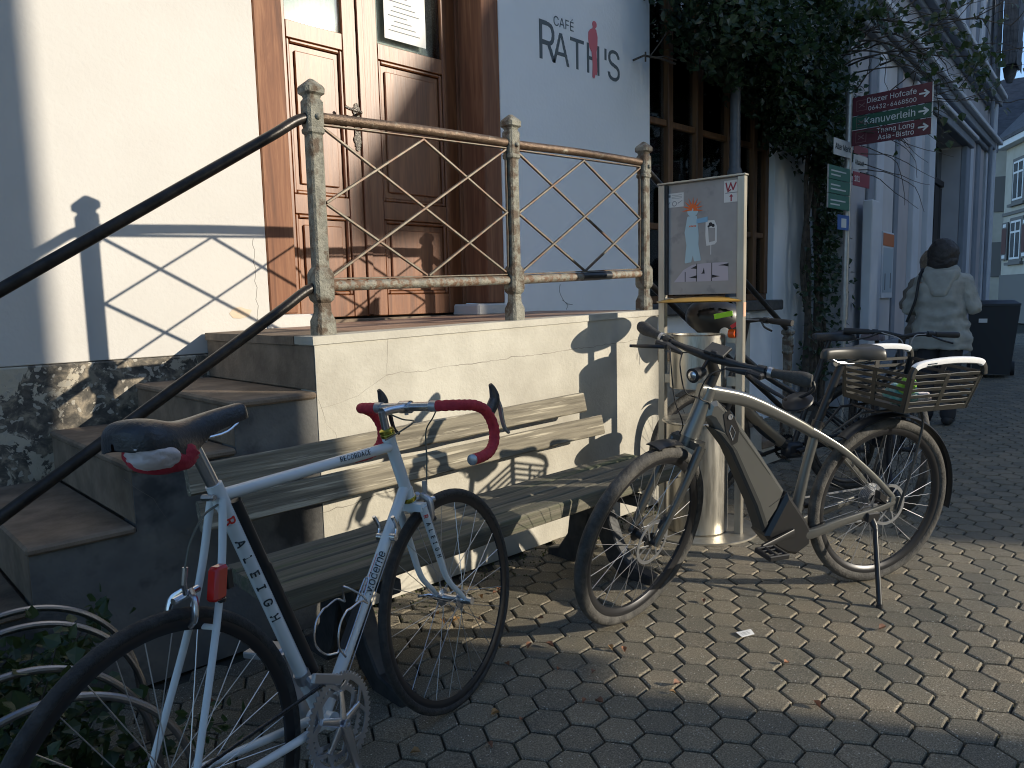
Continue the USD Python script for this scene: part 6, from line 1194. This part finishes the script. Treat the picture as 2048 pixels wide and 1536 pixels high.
# the mass above the windows, denser to the right, with a ragged lower edge
for k in range(250):
    x = rng.uniform(5.0, 7.75); low = 3.22 - .30 * (x - 5.0) - .10 * math.sin(x * 5); z = low + abs(rng.normal(.42, .45)); y = rng.uniform(2.80 + .25 * max(0, x - 6.6), 3.42)
    CL.append(clump((x, y, z), (.24, .16, .17), 46))
CL = np.vstack(CL); CL = CL[~((CL[:, 1] < 2.95) & (CL[:, 2] < 2.98) & (CL[:, 0] > 6.2))]
obj('foliage', leaves(CL, .062, (-.25, -.9, .1)), IVY, iv, smooth=False, kind='stuff')
BR, TL = [], []
for k in range(24):
    p0 = np.array([rng.uniform(7.0, 7.8), rng.uniform(2.7, 3.2), rng.uniform(2.75, 3.7)])
    P, t_ = twig(p0, (rng.uniform(-.05, .35), -1, rng.uniform(-.02, .35)), rng.uniform(.5, 1.45), rng.uniform(.006, .011), .34, 9, .015); BR.append(t_)
    for q in P[3::2]:
        P2, t2 = twig(q, (rng.normal(0, .6), -.8, rng.normal(.1, .5)), rng.uniform(.15, .5), .0042, .4, 6, .02); BR.append(t2)
        if rng.random() < .35: TL.append(P2[-1] + rng.normal(0, .04, (rng.integers(1, 5), 3)))
    if rng.random() < .7: TL.append(P[-1] + rng.normal(0, .06, (rng.integers(4, 12), 3)))
for k in range(9):
    P, t_ = twig((6.95 + rng.normal(0, .1), 2.65, 2.35 + rng.uniform(-.1, .4)), (rng.uniform(.0, .4), -1, -.15), rng.uniform(.5, .95), .005, .28, 10, .10); BR.append(t_)
for cx_, cy_, cz_, n_ in ((7.05, 2.45, 3.55, 26), (7.1, 2.2, 3.42, 20), (7.2, 2.0, 3.28, 20), (7.3, 1.86, 3.12, 40), (7.35, 1.82, 2.95, 30), (7.15, 2.1, 3.15, 10), (7.0, 2.6, 3.7, 60), (6.9, 2.75, 3.55, 110), (6.7, 2.9, 3.75, 130), (7.0, 2.05, 2.45, 12)): TL.append(clump((cx_, cy_, cz_), (.14, .12, .13), n_))
TL = np.vstack(TL); TL = TL[~((TL[:, 2] < 2.97) & (TL[:, 2] > 1.7) & (TL[:, 0] < 7.06) & (TL[:, 1] > 2.05))]
obj('branch', BR, TWIG, iv, smooth=60); obj('young_leaves', leaves(TL, .066, (-.3, -.7, -.1), .7, .7), IVY2, iv, smooth=False, kind='stuff')
hk_ = np.array([4.80, W, 3.03])
obj('iron_hook', [tube([hk_ + (0, .0, 0), hk_ + np.array([.0, -.10, .01]), hk_ + np.array([.12, -.16, .0]), hk_ + np.array([.30, -.18, -.01])], .008, 6), tube([hk_ + np.array([.04, -.12, .0]), hk_ + np.array([.17, -.14, .14]), hk_ + np.array([.24, -.14, .22])], .005, 6), tube([hk_ + np.array([.02, -.1, -.03]), hk_ + np.array([.02, -.1, .04])], .007, 6), tube([hk_ + np.array([.05, -.12, .0]), hk_ + np.array([.2, -.16, .03]), hk_ + np.array([.32, -.18, .02])], .005, 6)], TWIG, cafe)

# ------------------------------------------------------------------ cycle stand and shrub at the lower left
TUBEM = plain('stand_steel', (.30, .29, .29), .30, 1.0)
cs = thing('cycle_stand', 'low bent tube cycle stand behind the rear wheel of the white bicycle', 'cycle stand', (.3, 1.8, 0))
for k, (y, dx) in enumerate(((2.14, .02), (2.02, .0), (1.76, -.06), (1.58, -.04))):
    P = [(.02 + dx + .0, y, .03)] + [(.315 + dx - .27 * math.cos(t), y + .02 * math.sin(t), .205 + .285 * math.sin(t)) for t in np.linspace(.05, math.pi - .05, 18)] + [(.60 + dx, y, .03)]
    obj('hoop', tube(spline(P, 60), .0085, 10), TUBEM, cs)
for x in (.03, .58): obj('base_rail', tube([(x, 1.5, .025), (x, 2.2, .025)], .014, 10), TUBEM, cs)
shb = thing('shrub', 'dark leafy shrub at the foot of the steps by the cycle stand', 'shrub', (.16, 1.95, 0)); ST, SC = [], []
for k in range(30):
    a = rng.uniform(0, 6.28); P, t_ = twig((.13 + rng.normal(0, .03), 1.98 + rng.normal(0, .04), 0), (math.cos(a) * .55 + .15, math.sin(a) * .35, rng.uniform(.7, 1.3)), rng.uniform(.4, .68), .0045, .25, 9, .07); ST.append(t_)
    for q in P[2:]: SC.append(q + rng.normal(0, .026, (rng.integers(9, 18), 3)))
obj('stem', ST, TWIG, shb, smooth=60); obj('foliage', leaves(np.vstack(SC), .036, (.1, -.3, .2), .9, .1), IVY2, shb, smooth=False, kind='stuff')

# ------------------------------------------------------------------ small things on the ground
DRY = [noisy('dry_leaf_%d' % k, c, tuple(x * 1.4 for x in c), 40, .7) for k, c in enumerate(((.20, .085, .04), (.15, .07, .04), (.26, .15, .06)))]
for k, (x, y) in enumerate(LEAFXY):
    a = rng.uniform(0, 6.28); s_ = rng.uniform(.020, .034); ca, sa_ = math.cos(a), math.sin(a); V = []
    for u_, w_ in ((0, 0), (.35, .32), (.7, .26), (1.0, 0), (.7, -.26), (.35, -.32), (.5, 0)): V.append((x + s_ * (u_ * ca - w_ * sa_), y + s_ * (u_ * sa_ + w_ * ca), .006 + s_ * (abs(w_) * 1.1 + .25 * u_ * rng.uniform(.2, 1.2))))
    V = np.array(V); V2 = V + (0, 0, .0008); F = np.array([(0, 1, 6), (1, 2, 6), (2, 3, 6), (3, 4, 6), (4, 5, 6), (5, 0, 6)])
    obj('fallen_leaf', trimesh.Trimesh(np.vstack([V2, V]), np.vstack([F, F[:, ::-1] + 7]), process=False), DRY[k % 3], None, smooth=False, label='small dry brown leaf curled on the paving', cat='leaf', group='dry leaves scattered on the paving')
pq = np.array([PAPXY[0], PAPXY[1], .004]); pa, pb2 = nrm([.93, -.35, 0]), nrm([.42, .90, 0])
pp_ = thing('paper_scrap', 'small white printed paper scrap on the sunlit paving', 'paper', pq)
obj('sheet', hull([pq, pq + pa * .058, pq + pb2 * .036 + EZ * .004, pq + pa * .064 + pb2 * .030 + EZ * .006, pq + EZ * .001, pq + pa * .058 + EZ * .001]), PAPER, pp_, smooth=False)
obj('print', [bar(pq + pa * .012 + pb2 * (.008 + .006 * k) + EZ * (.0022 + .0011 * k), pq + pa * (.042 + .004 * (k % 2)) + pb2 * (.008 + .006 * k) + EZ * (.0026 + .0012 * k), .0016, .0006, b=.0002) for k in range(3)], INK, pp_, smooth=False)
mos = []
for k in range(420):
    x = rng.uniform(1.5, 3.6); y = 2.5 - abs(rng.normal(0, .10)); mos.append((x, y, .001))
obj('moss', leaves(np.array(mos), .012, (0, 0, 1), .9, -.2), leafmat('moss_green', (.03, .045, .012), (.07, .09, .025)), None, smooth=False, kind='stuff', label='low moss and weeds along the foot of the landing wall', cat='moss')
